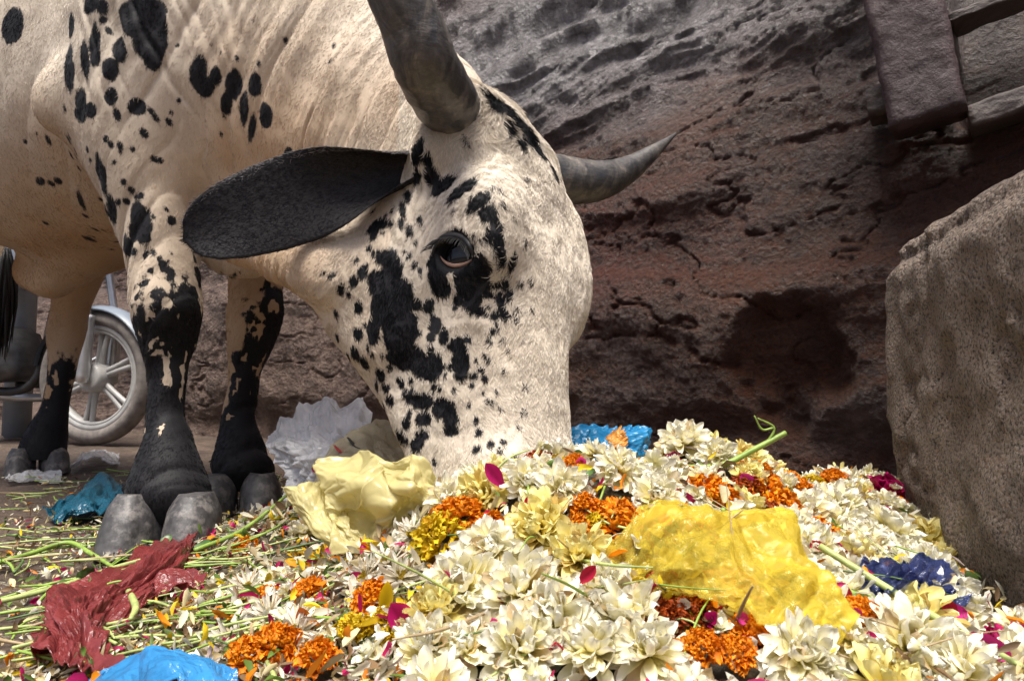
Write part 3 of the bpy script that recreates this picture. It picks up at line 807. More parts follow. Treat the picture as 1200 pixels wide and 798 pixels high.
# the ear: black hairs towards its tip, a paler fringe along the upper rim
ev, ef_ = ear_near; ef_ = np.array([f for f in ef_ if len(f) == 4]); kk = r_.choice(len(ef_), 16000, p=(lambda a: a / a.sum())(np.linalg.norm(np.cross(ev[ef_[:, 2]] - ev[ef_[:, 0]], ev[ef_[:, 3]] - ev[ef_[:, 1]]), axis=1)))
uv_ = r_.random((2, 16000)); ep = ((ev[ef_[kk, 0]] * (1 - uv_[0])[:, None] + ev[ef_[kk, 1]] * uv_[0][:, None]) * (1 - uv_[1])[:, None] + (ev[ef_[kk, 3]] * (1 - uv_[0])[:, None] + ev[ef_[kk, 2]] * uv_[0][:, None]) * uv_[1][:, None])
en = np.cross(ev[ef_[kk, 2]] - ev[ef_[kk, 0]], ev[ef_[kk, 3]] - ev[ef_[kk, 1]]); en /= np.linalg.norm(en, axis=1)[:, None] + 1e-12
et = nrm(P(216, 283, .84) - eb); efl = et + r_.normal(0, .3, ep.shape); efl = efl - en * (efl * en).sum(1)[:, None]; efl /= np.linalg.norm(efl, axis=1)[:, None]
nb = len(P_); P_ = np.vstack([P_, ep]); Nn = np.vstack([Nn, en]); FL = np.vstack([FL, efl]); LL = np.r_[LL, r_.uniform(.004, .008, len(ep))]; LI = np.r_[LI, np.full(len(ep), .14)]; SP = np.r_[SP, np.full(len(ep), -.05)]; TN = np.r_[TN, np.zeros(len(ep))]
cur = np.vstack([cur, r_.normal(0, .3, (len(ep), 1)) * np.cross(efl, en)])
pts = []
for k in range(4):
    t = k / 3; pts.append(P_ - Nn * .0003 + (FL * t + Nn * (LI[:, None] * t * (1.25 - .75 * t)) + cur * t * t) * LL[:, None])
pts = np.stack(pts, 1)
fc = bpy.data.hair_curves.new('fur'); fc.add_curves([4] * len(P_)); fc.position_data.foreach_set('vector', pts.astype(np.float32).ravel())
ra_ = fc.attributes.new('radius', 'FLOAT', 'POINT'); ra_.data.foreach_set('value', (np.array([.00030, .00027, .0002, .00007])[None] * np.where(np.arange(len(P_)) < len(p1), 1.0, .8)[:, None]).astype(np.float32).ravel())
SPj = SP + r_.normal(0, .0007, len(SP))
edge_ = np.zeros(len(SP)); jj = ef_[kk, 0] % 24; edge_[nb:] = np.where((jj > 20) & (r_.random(len(jj)) < .75), 1, 0)
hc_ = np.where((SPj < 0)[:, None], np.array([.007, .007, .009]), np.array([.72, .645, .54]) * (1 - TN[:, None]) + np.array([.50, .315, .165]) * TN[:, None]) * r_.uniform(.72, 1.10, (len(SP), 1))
hc_ = np.where(edge_[:, None] > 0, np.array([.20, .19, .20]) * r_.uniform(.4, 1.3, (len(SP), 1)), hc_)
ca_ = fc.attributes.new('hair_col', 'FLOAT_COLOR', 'CURVE'); ca_.data.foreach_set('color', np.c_[hc_, np.ones(len(hc_))].astype(np.float32).ravel())
m, t_, b_ = newmat('fur'); g = NB(t_); g.l(g.attr('hair_col').outputs['Color'], b_.inputs['Base Color']); b_.inputs['Roughness'].default_value = .55; b_.inputs['Specular IOR Level'].default_value = .10
fc.materials.append(m); fo = bpy.data.objects.new('fur', fc); COL.objects.link(fo); fo.parent = bull

# ================================================================== THE HEAP'S HEIGHT (used by everything that lies on it)
def H(x, y):
    x = np.asarray(x, float); y = np.asarray(y, float)
    g = lambda cx, cy, sx, sy, h: h * np.exp(-((x - cx) / sx) ** 2 - ((y - cy) / sy) ** 2)
    h = g(.05, .74, .21, .15, .150) + g(.27, .98, .17, .16, .150) + g(.15, .50, .34, .17, .045) + g(.60, 1.18, .18, .20, .085) + g(-.28, 1.12, .16, .15, .06) + g(.32, .72, .16, .2, .03) + g(.47, .92, .13, .16, .02)
    h = h * (1 + .0 * x) + .010 * np.exp(-((x + .2) / .35) ** 2 - ((y - .75) / .35) ** 2)
    return h
def on_heap(px, py, lift=0):
    r = ray(px, py); t = np.linspace(.25, 6, 2400)
    q = CAM + r * t[:, None]; m = q[:, 2] < H(q[:, 0], q[:, 1]) + lift
    i = int(np.argmax(m)) if m.any() else len(t) - 1
    return q[i]
def hnormal(x, y):
    e = .01; return nrm([-(H(x + e, y) - H(x - e, y)) / (2 * e), -(H(x, y + e) - H(x, y - e)) / (2 * e), 1])

# ================================================================== GROUND
def ground_mat():
    m, t, b = newmat('trodden_earth'); g = NB(t); v = g.obj()
    n = g.noise(v, 3, 8, .65); n2 = g.noise(v, 22, 8, .7); n3 = g.noise(v, 160, 4, .7)
    c = g.ramp(n, [(.35, (.040, .025, .017)), (.55, (.085, .055, .038)), (.72, (.14, .095, .068))])
    c = g.mix(g.ramp(n2, [(.45, 0.), (.65, .8)]), c, (.05, .035, .025))
    c = g.mix(g.ramp(n3, [(.55, 0.), (.7, .6)]), c, (.26, .21, .16))
    g.l(c, b.inputs['Base Color']); g.l(g.ramp(n2, [(.4, .9), (.6, .45)]), b.inputs['Roughness'])
    h = g.math('ADD', g.math('MULTIPLY', n2, 1.5), g.math('MULTIPLY', n3, .5))
    g.l(g.bump(h, .7, .012), b.inputs['Normal'])
    return m
xs = np.unique(np.concatenate([np.linspace(-40, -3, 20), np.arange(-3, 1.6, .02), np.linspace(1.6, 40, 20)]))
ys = np.unique(np.concatenate([np.linspace(-40, .2, 20), np.arange(.2, 3.8, .02), np.linspace(3.8, 40, 20)]))
gx, gy = np.meshgrid(xs, ys); q = np.c_[gx.ravel(), gy.ravel(), np.zeros(gx.size)]
q[:, 2] = (.012 * fbm(q * 5, 4) + .004 * fbm(q * 28, 3) - .006) * (np.abs(q[:, 0]) < 6) * (np.abs(q[:, 1]) < 6)
ii = np.arange(len(ys) - 1)[:, None] * len(xs) + np.arange(len(xs) - 1)
fq = np.stack([ii, ii + 1, ii + 1 + len(xs), ii + len(xs)], -1).reshape(-1, 4)
tag(link_mesh('ground', q, fq, ground_mat()), kind='structure')

# ================================================================== ROCK WALL
W0 = np.array([-1.57, 3.5, 0]); WE = nrm([2.52, -1.8, 0]); WN = np.array([WE[1], -WE[0], 0]); WN = WN if WN[1] < 0 else -WN
def sz(px, py):
    r = ray(px, py); t = ((W0 - CAM) @ WN) / (r @ WN); p = CAM + r * t
    return np.array([(p - W0) @ WE, p[2]])
def wall_disp(s, z):
    n = len(s); p3 = lambda a, b, c=0: np.c_[s * a, z * b, np.full(n, c)]
    big = fbm(p3(.9, 1.3, 5), 3)
    d = .09 * big
    warp = .10 * fbm(p3(1.2, 1.6, 2), 3)
    zz = z + warp + .05 * s
    strat = fbm(np.c_[s * 1.1, zz * 7.5, np.full(n, 9.)], 4, .55)
    d += .030 * fbm(np.c_[s * .7, zz * 5.0, np.full(n, 33.)], 2) + .012 * strat * (.4 + .6 * sstep(.15, .5, z))
    # hard ledges: terraces across the strata
    tz = zz * 5.2; fr = tz - np.floor(tz); step = sstep(.0, .82, fr) - sstep(.86, 1.0, fr)
    d += .007 * step * (.5 + .5 * vnoise(np.c_[s * 1.6, np.floor(tz), np.zeros(n)]))
    # diagonal weathering grooves high on the left
    a, b = sz(560, 175), sz(860, 20); u = (b - a) / np.linalg.norm(b - a)
    along = (s - a[0]) * u[0] + (z - a[1]) * u[1]; acr = -(s - a[0]) * u[1] + (z - a[1]) * u[0]
    c = sz(650, 40); mk = np.exp(-(((s - c[0]) / 1.2) ** 2) - ((z - c[1]) / .50) ** 2)
    d += mk * (.05 * fbm(np.c_[along * 2.2, acr * 10 + .6 * fbm(p3(3, 3, 1), 2), np.zeros(n)], 4, .5, True) - .02)
    # shallow niche near the foot of the wall
    c = sz(925, 405); e = sz(1000, 405); tp = sz(925, 342)
    rx, rz = abs(e[0] - c[0]), abs(tp[1] - c[1])
    wob = .5 * fbm(p3(7, 7, 3), 3)
    rr = np.sqrt(((s - c[0]) / rx) ** 2 + (np.maximum(z - c[1], 0) / rz) ** 2 + (np.minimum(z - c[1], 0) / (rz * 1.3)) ** 2) + wob
    d -= .09 * (1 - sstep(.62, 1.12, rr)) * (.7 + .5 * strat)
    # long shelf under the horn
    a = sz(760, 330); b = sz(1000, 322)
    zl = a[1] + (b[1] - a[1]) * (s - a[0]) / (b[0] - a[0]) + .018 * fbm(p3(5, 1, 7), 3)
    d += .032 * (.6 + .6 * fbm(p3(6, 3, 12), 3)) * np.exp(-((s - (a[0] + b[0]) / 2) / .7) ** 2) * (sstep(.05, -.0, z - zl) - sstep(.0, -.22, z - zl) ) 
    # undercut foot
    d -= .07 * (1 - sstep(.08, .26, z + .03 * fbm(p3(4, 2, 4), 3))) * (1 - sstep(.6, -.4, s))
    # rock grain
    q = p3(1, 1)
    d += .030 * fbm(p3(3.5, 4.5, 2), 4, .45) + .0055 * fbm(p3(28, 34, 8), 3, .6) + .0035 * fbm(p3(80, 95, 1), 2, .6, True)
    cr1 = np.abs(fbm(np.c_[s * 3.2, zz * 7, np.full(n, 21.)], 4)); cr2 = np.abs(fbm(np.c_[s * 9, zz * 13, np.full(n, 23.)], 3))
    gate = sstep(-.1, .3, fbm(p3(2.2, 3, 25), 2))
    d -= .014 * gate * np.maximum(0, 1 - cr1 / .035) + .002 * np.maximum(0, 1 - cr2 / .05) * sstep(-.2, .2, fbm(p3(3, 4, 27), 2))
    # niche and step behind the beam
    c0 = sz(1112, 60)[0]; zb = sz(1150, 150)[1]
    m = sstep(c0, c0 + .03, s) * sstep(zb + .01, zb + .05, z) * (1 - sstep(3.0, 3.1, z))
    d = d * (1 - .7 * m) - .10 * m
    return d
s_ = np.unique(np.concatenate([np.arange(-6, -.6, .05), np.arange(-.6, 1.2, .012), np.arange(1.2, 3.75, .0065), np.arange(3.75, 6.5, .05)]))
z_ = np.unique(np.concatenate([np.arange(-.12, 1.45, .0065), np.arange(1.45, 2.2, .02), np.arange(2.2, 3.3, .06)]))
gs, gz = np.meshgrid(s_, z_); gs = gs.ravel(); gz = gz.ravel()
d = wall_disp(gs, gz)
q = W0 + WE * gs[:, None] + WN * (d + .10 * np.maximum(gz - .6, 0) * -1.0)[:, None] + Z * gz[:, None]
q = q + Z * (.02 * fbm(np.c_[gs * 6, gz * 6, gs * 0 + 3], 3))[:, None]
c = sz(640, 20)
grey = np.exp(-((gs - c[0]) / .95) ** 2 - ((gz - c[1]) / .36) ** 2) * 1.3 + .3 * fbm(np.c_[gs * 3, gz * 6, gs * 0], 4)  # sky sheen high on the left painted as grey, plus random grey blotches
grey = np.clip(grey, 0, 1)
c = sz(725, 300)
red = np.clip(np.exp(-((gs - c[0]) / .35) ** 2 - ((gz - c[1]) / .22) ** 2) + .6 * fbm(np.c_[gs * 4, gz * 4, gs * 0 + 6], 4), 0, 1)
pale = np.clip((1 - sstep(.5, 1.7, gs + .25 * fbm(np.c_[gs * 3, gz * 3, gs * 0 + 11], 3))) * (1 - sstep(.7, 1.1, gz)), 0, 1)
nz, ns = len(z_), len(s_)
ii = np.arange(nz - 1)[:, None] * ns + np.arange(ns - 1)
fq = np.stack([ii, ii + 1, ii + 1 + ns, ii + ns], -1).reshape(-1, 4)
# close the wall behind: a back sheet 0.9 m deeper, joined at top and sides
rim = np.concatenate([np.arange(ns), np.arange(1, nz) * ns + ns - 1, (nz - 1) * ns + np.arange(ns - 2, -1, -1), np.arange(nz - 2, 0, -1) * ns])
bk = q[rim] - WN * .9; o_ = len(q); k = len(rim)
bf = np.array([(rim[i], o_ + i, o_ + (i + 1) % k, rim[(i + 1) % k]) for i in range(k)])
def rock_mat():
    m, t, b = newmat('weathered_rock'); g = NB(t); v = g.obj()
    n1 = g.noise(v, 2.2, 8, .62); n2 = g.noise(v, 17, 8, .68); n3 = g.noise(v, 95, 5, .7)
    vo = g.n('ShaderNodeTexVoronoi', i_Scale=60.0); g.l(v, vo.inputs['Vector'])
    c = g.ramp(n1, [(.32, (.034, .018, .011)), (.5, (.072, .040, .025)), (.68, (.125, .076, .048))])
    c = g.mix(g.ramp(n2, [(.46, 0.), (.70, .6)]), c, (.14, .088, .060))
    c = g.mix(g.math('MULTIPLY', g.attr('red').outputs['Fac'], .6), c, (.115, .036, .026))
    c = g.mix(g.ramp(n3, [(.36, .8), (.5, 0.)]), c, (.022, .015, .013))
    c = g.mix(1.0, c, (.66, .375, .245), 'MULTIPLY')
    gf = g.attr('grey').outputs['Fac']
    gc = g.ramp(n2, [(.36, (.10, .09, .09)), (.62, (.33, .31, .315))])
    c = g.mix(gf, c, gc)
    c = g.mix(g.attr('pale').outputs['Fac'], c, g.ramp(n2, [(.36, (.085, .05, .036)), (.62, (.21, .14, .105))]))
    g.l(c, b.inputs['Base Color'])
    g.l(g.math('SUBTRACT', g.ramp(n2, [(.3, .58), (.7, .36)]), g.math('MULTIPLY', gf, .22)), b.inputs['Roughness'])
    b.inputs['Specular IOR Level'].default_value = .45
    n4 = g.noise(v, 260, 4, .75); h = g.math('ADD', g.math('ADD', g.math('MULTIPLY', n3, 1.0), g.math('MULTIPLY', n4, .5)), g.math('ADD', n2, g.math('MULTIPLY', vo.outputs['Distance'], .5)))
    g.l(g.bump(h, 1.0, .016), b.inputs['Normal'])
    return m
ROCK = rock_mat()
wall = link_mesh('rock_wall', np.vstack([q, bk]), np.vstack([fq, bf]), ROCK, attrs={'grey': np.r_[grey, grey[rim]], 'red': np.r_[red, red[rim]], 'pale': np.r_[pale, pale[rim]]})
tag(wall, 'dark reddish brown weathered rock wall with strata behind the bull', 'wall', kind='thing')

def box_prim(C, ex, ey, hx, hy, z0, z1, rd, lean, noise):
    """rounded weathered block as a mesh: C near corner on the ground, ex and ey its sides"""
    ctr = np.asarray(C) + ex * hx + ey * hy
    def fn(D, ax):
        g = np.stack(np.meshgrid(*ax, indexing='ij'), -1).reshape(-1, 3)
        dd = g - ctr - np.outer((g[:, 2] - z0), lean)
        l = np.c_[np.abs(dd @ ex) - hx, np.abs(dd @ ey) - hy, np.abs(g[:, 2] - (z0 + z1) / 2) - (z1 - z0) / 2] + rd
        sd = np.linalg.norm(np.maximum(l, 0), axis=1) + np.minimum(l.max(1), 0) - rd + noise(g)
        return sd.reshape(D.shape).astype(np.float32)
    return fn
# ---- stone block at the right
bx = nrm([1, -.27, 0]); by = nrm([.27, 1, 0])
C0 = np.array([.485, .55, 0])
def bn(g):
    edge = fbm(g * 7, 3) * .014 + fbm(g * 24, 3, .6) * .007 + fbm(g * 60, 2, .6) * .004 + .012 * np.maximum(0, 1 - np.abs(fbm(g * 6, 3)) / .05) * sstep(0, .3, fbm(g * 4 + 7, 2))
    groove = .012 * np.exp(-((g[:, 2] - (.452 + .18 * ((g - C0) @ bx) + .01 * fbm(g * 9, 2))) / .012) ** 2)
    return edge + groove + .012 * fbm(g * 3.2, 2)
lo2 = np.array([.36, .15, -.03]); hi2 = np.array([1.75, 1.45, .66]); h2 = .0085
D = grid_field([], lo2, hi2, h2, box_prim(C0, bx, by, .42, .33, -.10, .515, .085, np.array([.0, .02, 0]), bn))
Vb, Fb = surface_nets(D, lo2, h2); Vb = smooth_mesh(Vb, Fb, 1)
def block_mat():
    m, t, b = newmat('gritty_stone'); g = NB(t); v = g.obj()
    n1 = g.noise(v, 5, 7, .6); n2 = g.noise(v, 70, 6, .75); n3 = g.noise(v, 230, 4, .7)
    c = g.ramp(n1, [(.34, (.22, .155, .115)), (.52, (.35, .26, .20)), (.68, (.47, .375, .31))])
    c = g.mix(g.ramp(n2, [(.44, 0.), (.62, .7)]), c, (.26, .215, .175))
    vg = g.n('ShaderNodeTexVoronoi', i_Scale=170.0); g.l(v, vg.inputs['Vector'])
    c = g.mix(g.ramp(n3, [(.40, .9), (.50, 0.)]), c, (.035, .026, .022))
    c = g.mix(g.ramp(vg.outputs['Distance'], [(.10, .55), (.35, 0.)]), c, (.42, .36, .32))
    c = g.mix(g.ramp(g.noise(v, 9, 3), [(.66, 0.), (.74, .35)]), c, (.22, .17, .06))
    g.l(c, b.inputs['Base Color']); b.inputs['Roughness'].default_value = .75
    h = g.math('ADD', n2, g.math('MULTIPLY', n3, .9)); h = g.math('SUBTRACT', h, g.math('MULTIPLY', vg.outputs['Distance'], .7)); g.l(g.bump(h, 1.0, .018), b.inputs['Normal'])
    return m
tag(link_mesh('stone_block', Vb, Fb, block_mat()), 'worn gritty brown stone block with rounded top at the end of the flower heap', 'block')

# ---- carved beam on the wall, the moulded shelf beside it and the small stub
def stone_bar(name, p0, p1, wd, dp, mat, label, cat, rough=.006, dn=None):
    """a roughly hewn bar from p0 to p1 standing dp proud of the wall"""
    T = nrm(p1 - p0); Wd = nrm(np.cross(WN, T)); L = np.linalg.norm(p1 - p0)
    n_l, per = max(8, int(L / .012)), []
    hw, hd_ = wd / 2, dp / 2; r = min(hw, hd_) * .22
    for a, b, n in ((( -hw + r, hd_), (hw - r, hd_), 14), ((hw, hd_ - r), (hw, -hd_ + r), 8), ((hw - r, -hd_), (-hw + r, -hd_), 10), ((-hw, -hd_ + r), (-hw, hd_ - r), 8)):
        for i in range(n): f = i / (n - 1); per.append((a[0] + (b[0] - a[0]) * f, a[1] + (b[1] - a[1]) * f))
    k = len(per); Vv = []
    for i in range(n_l):
        for (u, v) in per: Vv.append(p0 + T * (L * i / (n_l - 1)) + Wd * u + WN * v)
    Vv = np.array(Vv); Vv = Vv + (fbm(Vv * 14, 3)[:, None] * rough * 1.6 + fbm(Vv * 60, 3, .6, True)[:, None] * rough * .7) * WN + (fbm(Vv * 18 + 9, 3) * rough)[:, None] * Wd
    Fs = [(i*k+j, i*k+(j+1) % k, (i+1)*k+(j+1) % k, (i+1)*k+j) for i in range(n_l - 1) for j in range(k)]
    Fs += [tuple(range(k))[::-1], tuple((n_l-1)*k + j for j in range(k))]
    o = link_mesh(name, Vv, Fs, mat); tag(o, label, cat, kind='thing'); return o
def beam_mat(name, c0, c1, c2):
    m, t, b = newmat(name); g = NB(t); v = g.obj()
    n1 = g.noise(v, 6, 7, .65); n2 = g.noise(v, 60, 6, .7)
    c = g.ramp(n1, [(.34, c0), (.55, c1), (.7, c2)]); c = g.mix(g.ramp(n2, [(.58, 0.), (.72, .4)]), c, (.12, .085, .08))
    g.l(c, b.inputs['Base Color']); b.inputs['Roughness'].default_value = .6
    g.l(g.bump(g.math('ADD', n1, n2), .8, .008), b.inputs['Normal']); return m
BEAM = beam_mat('painted_beam', (.024, .011, .012), (.046, .023, .025), (.075, .042, .043))
LEDGE = beam_mat('ledge_stone', (.030, .020, .018), (.058, .042, .036), (.10, .075, .066))
def wp(px, py, off=0):
    s, z = sz(px, py); return W0 + WE * s + Z * z + WN * off
stone_bar('beam', wp(1091, 160, .10), wp(1091, 160, .10) + (wp(1049, -40, .13) - wp(1091, 160, .10)) * 2.2, .155, .12, BEAM, 'slanting dark maroon painted stone beam hanging on the rock wall', 'beam')
stone_bar('stone_stub', wp(1022, 134, .05), wp(1056, 126, .05), .075, .10, LEDGE, 'small square stone stub beside the foot of the maroon beam', 'stone')
stone_bar('ledge', wp(1136, 152, .04), wp(1330, 84, .04), .055, .12, LEDGE, 'lower narrow stone ledge under the dark recess right of the beam', 'ledge')
stone_bar('ledge', wp(1112, 22, -.05), wp(1330, -66, -.05), .022, .10, LEDGE, 'upper thin stone ledge crossing the dark recess right of the beam', 'ledge')

# ================================================================== MOTORCYCLE behind the bull
ALLOY = simple_mat('white_alloy', (.36, .355, .34), .45, 0, .15, 25)
RUBBER = simple_mat('dusty_tyre', (.17, .15, .135), .85, 0, .35, 30, .4)
STEEL = simple_mat('steel', (.55, .56, .57), .3, .8, .15, 20)
PAINT = simple_mat('grey_blue_paint', (.16, .19, .23), .3, 0, .15, 10)
BLACKP = simple_mat('black_plastic', (.02, .02, .022), .5, 0, .3, 20)
DARKM = simple_mat('dark_metal', (.10, .10, .105), .4, .7, .3, 25)
bike = empty('motorcycle'); tag(bike, 'parked motorcycle with white spoked alloy wheel behind the legs of the bull', 'motorcycle')
BF = nrm([.972, -.234, 0]); BS = np.array([BF[1], -BF[0], 0]); BO = P(114, 440, 2.95); BO[2] = .292
bike.location = (BO[0], BO[1], 0)
def bl(f, z, s=0): return BO + BF * f + Z * (z - .292) + BS * s - np.array([BO[0], BO[1], 0])
def btube(name, pts, r, mat, parent=bike, n=None, k=12):
    r = [r] * len(pts) if not hasattr(r, '__len__') else r
    Vt, Ft = tube(pts, r, n, k); return link_mesh(name, Vt, Ft, mat, parent)
def torus(c, R_, r, n=64, k=14, sq=1.0):
    Vs, Fs = [], []
    for i in range(n):
        a = 2 * math.pi * i / n; e = BF * math.cos(a) + Z * math.sin(a)
        for j in range(k):
            b = 2 * math.pi * j / k; Vs.append(c + e * (R_ + r * math.cos(b)) + BS * r * sq * math.sin(b))
    for i in range(n):
        for j in range(k): Fs.append((i*k+j, i*k+(j+1) % k, ((i+1) % n)*k+(j+1) % k, ((i+1) % n)*k+j))
    return np.array(Vs), Fs
def join(parts):
    Vv, Ff, o = [], [], 0
    for a, b in parts:
        Vv.append(a); Ff += [tuple(i + o for i in f) for f in b]; o += len(a)
    return np.vstack(Vv), Ff
def wheel(f):
    c = bl(f, .292)
    wo = link_mesh('wheel', *join([torus(c, .222, .022, 64, 10, 1.3), torus(c, .205, .012, 64, 8, 2.0)]), ALLOY, bike)
    link_mesh('tyre', *torus(c, .258, .036, 72, 16, 1.15), RUBBER, wo)
    sp = []
    for i in range(6):
        a = 2 * math.pi * i / 6 + .35
        for da in (-.10, .10):
            e0 = BF * math.cos(a + da * 1.8) + Z * math.sin(a + da * 1.8); e1 = BF * math.cos(a + da * .9) + Z * math.sin(a + da * .9)
            sp.append(tube([c + e0 * .045, c + e1 * .12, c + e1 * .212], [.015, .0125, .012], 8, 8))
    link_mesh('spokes', *join(sp), ALLOY, wo)
    link_mesh('hub', *join([tube([c - BS * .055, c - BS * .04, c + BS * .04, c + BS * .055], [.03, .062, .062, .03], 18, 24)]), ALLOY, wo)
wheel(0); wheel(-1.24)
for s in (1, -1):
    btube('fork', [bl(0, .272, .075 * s), bl(.012, .46, .075 * s), bl(.015, .56, .075 * s)], .027, STEEL)
    btube('fork_tube', [bl(.015, .54, .075 * s), bl(-.06, .88, .075 * s)], .017, STEEL)
# fender: strip over the tyre
Vs, Fs = [], []
for i in range(30):
    a = math.radians(20 + 150 * i / 29); e = BF * math.cos(a) + Z * math.sin(a)
    for j in range(9):
        x = (j / 8 - .5) * 2
        for t in (0, 1): Vs.append(bl(0, .292) + e * (.318 - .02 * x * x + .004 * t) + BS * .052 * x)
for i in range(29):
    for j in range(8):
        a = (i * 9 + j) * 2; b = a + 18
        Fs += [(a, b, b + 2, a + 2), (a + 1, a + 3, b + 3, b + 1)]
link_mesh('fender', np.array(Vs), Fs, PAINT, bike)
btube('handlebar', [bl(-.20, .98, -.34), bl(-.17, 1.0, -.15), bl(-.15, .97, 0), bl(-.17, 1.0, .15), bl(-.20, .98, .34)], .012, STEEL)
bm = bmesh.new(); bmesh.ops.create_uvsphere(bm, u_segments=20, v_segments=14, radius=.085)
o = bm_obj('headlight', bm, STEEL, bike); o.location = bl(-.03, .88)
for nm, c, r, mt in (('fuel_tank', bl(-.42, .82), (.24, .12, .12), PAINT), ('seat', bl(-.82, .80), (.30, .12, .055), BLACKP), ('engine', bl(-.55, .40), (.16, .11, .13), DARKM), ('tail_fairing', bl(-1.1, .78), (.22, .09, .07), PAINT)):
    bm = bmesh.new(); bmesh.ops.create_cube(bm, size=2); bmesh.ops.subdivide_edges(bm, edges=bm.edges[:], cuts=5, use_grid_fill=True)
    for v in bm.verts:
        p = np.array(v.co); p = p / (np.sum(np.abs(p) ** 4) ** .25)
        fin = 1 + (.06 * math.sin(p[2] * 28) if nm == 'engine' else 0)
        v.co = Vector(c + BF * p[0] * r[0] * fin + BS * p[1] * r[1] * fin + Z * p[2] * r[2])
    bm_obj(nm, bm, mt, bike)
link_mesh('frame', *join([tube([bl(-.14, .88), bl(-.25, .60), bl(-.36, .26), bl(-.75, .24)], [.02] * 4, 24, 10), tube([bl(-.16, .84), bl(-.6, .72), bl(-1.15, .70)], [.02] * 3, 16, 10),
    tube([bl(-.75, .26, .09), bl(-1.24, .292, .09)], [.018, .016], 6, 8), tube([bl(-.75, .26, -.09), bl(-1.24, .292, -.09)], [.018, .016], 6, 8)]), BLACKP, bike)
btube('exhaust', [bl(-.40, .34, -.13), bl(-.34, .22, -.15), bl(-.6, .20, -.15), bl(-.9, .24, -.16), bl(-1.3, .32, -.17)], [.02, .02, .022, .038, .042], STEEL)
btube('crash_guard', [bl(-.33, .72, -.10), bl(-.24, .58, -.26), bl(-.24, .42, -.28), bl(-.36, .30, -.10)], .013, STEEL)
btube('foot_peg', [bl(-.50, .26, -.05), bl(-.50, .26, -.30)], .016, BLACKP)
# ---- grey post behind it
POST = simple_mat('grey_post', (.30, .33, .37), .5, .2, .15, 8)
bm = bmesh.new(); bmesh.ops.create_cone(bm, cap_ends=True, segments=40, radius1=.06, radius2=.055, depth=2.6)
bmesh.ops.bevel(bm, geom=[e for e in bm.edges if len(e.link_faces) == 2 and e.calc_face_angle() > 1], offset=.01, segments=2, affect='EDGES')
o = bm_obj('metal_post', bm, POST); o.location = tuple(P(30, 300, 3.35)[:2]) + (1.3,)
tag(o, 'smooth grey blue post standing beyond the bull and the motorcycle', 'post')

# ================================================================== PETALS AND FLOWERS
class Acc:
    def __init__(s): s.v, s.f, s.c, s.n = [], [], [], 0
    def add(s, v, f, c):
        s.v.append(v); s.f.append(f + s.n); s.c.append(c); s.n += len(v)
    def build(s, name, mat, parent=None):
        return link_mesh(name, np.vstack(s.v), np.vstack(s.f), mat, parent, attrs={'col': np.vstack(s.c)})
def petal(L, w, cup=.3, curl=.5, tip=.6, twist=0., ns=5, ruffle=0., fold=.0, nc=3):
    """petal along +x from the origin, facing +z: (ns+1) x nc grid with a rounded tip"""
    t = 1 - (1 - np.linspace(0, 1, ns + 1)) ** 1.35
    wd = w * .5 * np.maximum(np.sin(math.pi * t ** (.75 + .75 * tip)) ** .55, .30 * (1 - t) + .04)
    ang = curl * t ** 1.4; dt = np.diff(t)
    x = np.cumsum(np.r_[0, np.cos(ang[1:]) * L * dt]); z = np.cumsum(np.r_[0, np.sin(ang[1:]) * L * dt])
    a = np.linspace(-1, 1, nc)[None, :]; wdc = wd[:, None]; k = np.arange(ns + 1)[:, None]; tt = t[:, None]
    y = a * wdc; zz = (a * a * 1.3 - .3) * cup * wdc + ruffle * w * np.sin(k * 1.7 + a * 2.5 + curl * 9) * tt
    c_, s_ = np.cos(twist * tt), np.sin(twist * tt); A2 = ang[:, None]
    V_ = np.stack([x[:, None] - np.sin(A2) * zz, y * c_ - zz * s_, z[:, None] + np.cos(A2) * zz * c_ + y * s_], -1).reshape(-1, 3)
    Fp = [(i*nc+j, (i+1)*nc+j, (i+1)*nc+j+1, i*nc+j+1) for i in range(ns) for j in range(nc - 1)]
    return V_, np.array(Fp), np.repeat(t, nc)
def rot(axis, a):
    axis = nrm(axis); K = np.array([[0, -axis[2], axis[1]], [axis[2], 0, -axis[0]], [-axis[1], axis[0], 0]])
    return np.eye(3) + math.sin(a) * K + (1 - math.cos(a)) * K @ K
def RZ(a): return rot((0, 0, 1), a)
def RY(a): return rot((0, 1, 0), a)
def RX(a): return rot((1, 0, 0), a)
def lerp(a, b, t): return np.asarray(a) * (1 - t)[:, None] + np.asarray(b) * t[:, None]
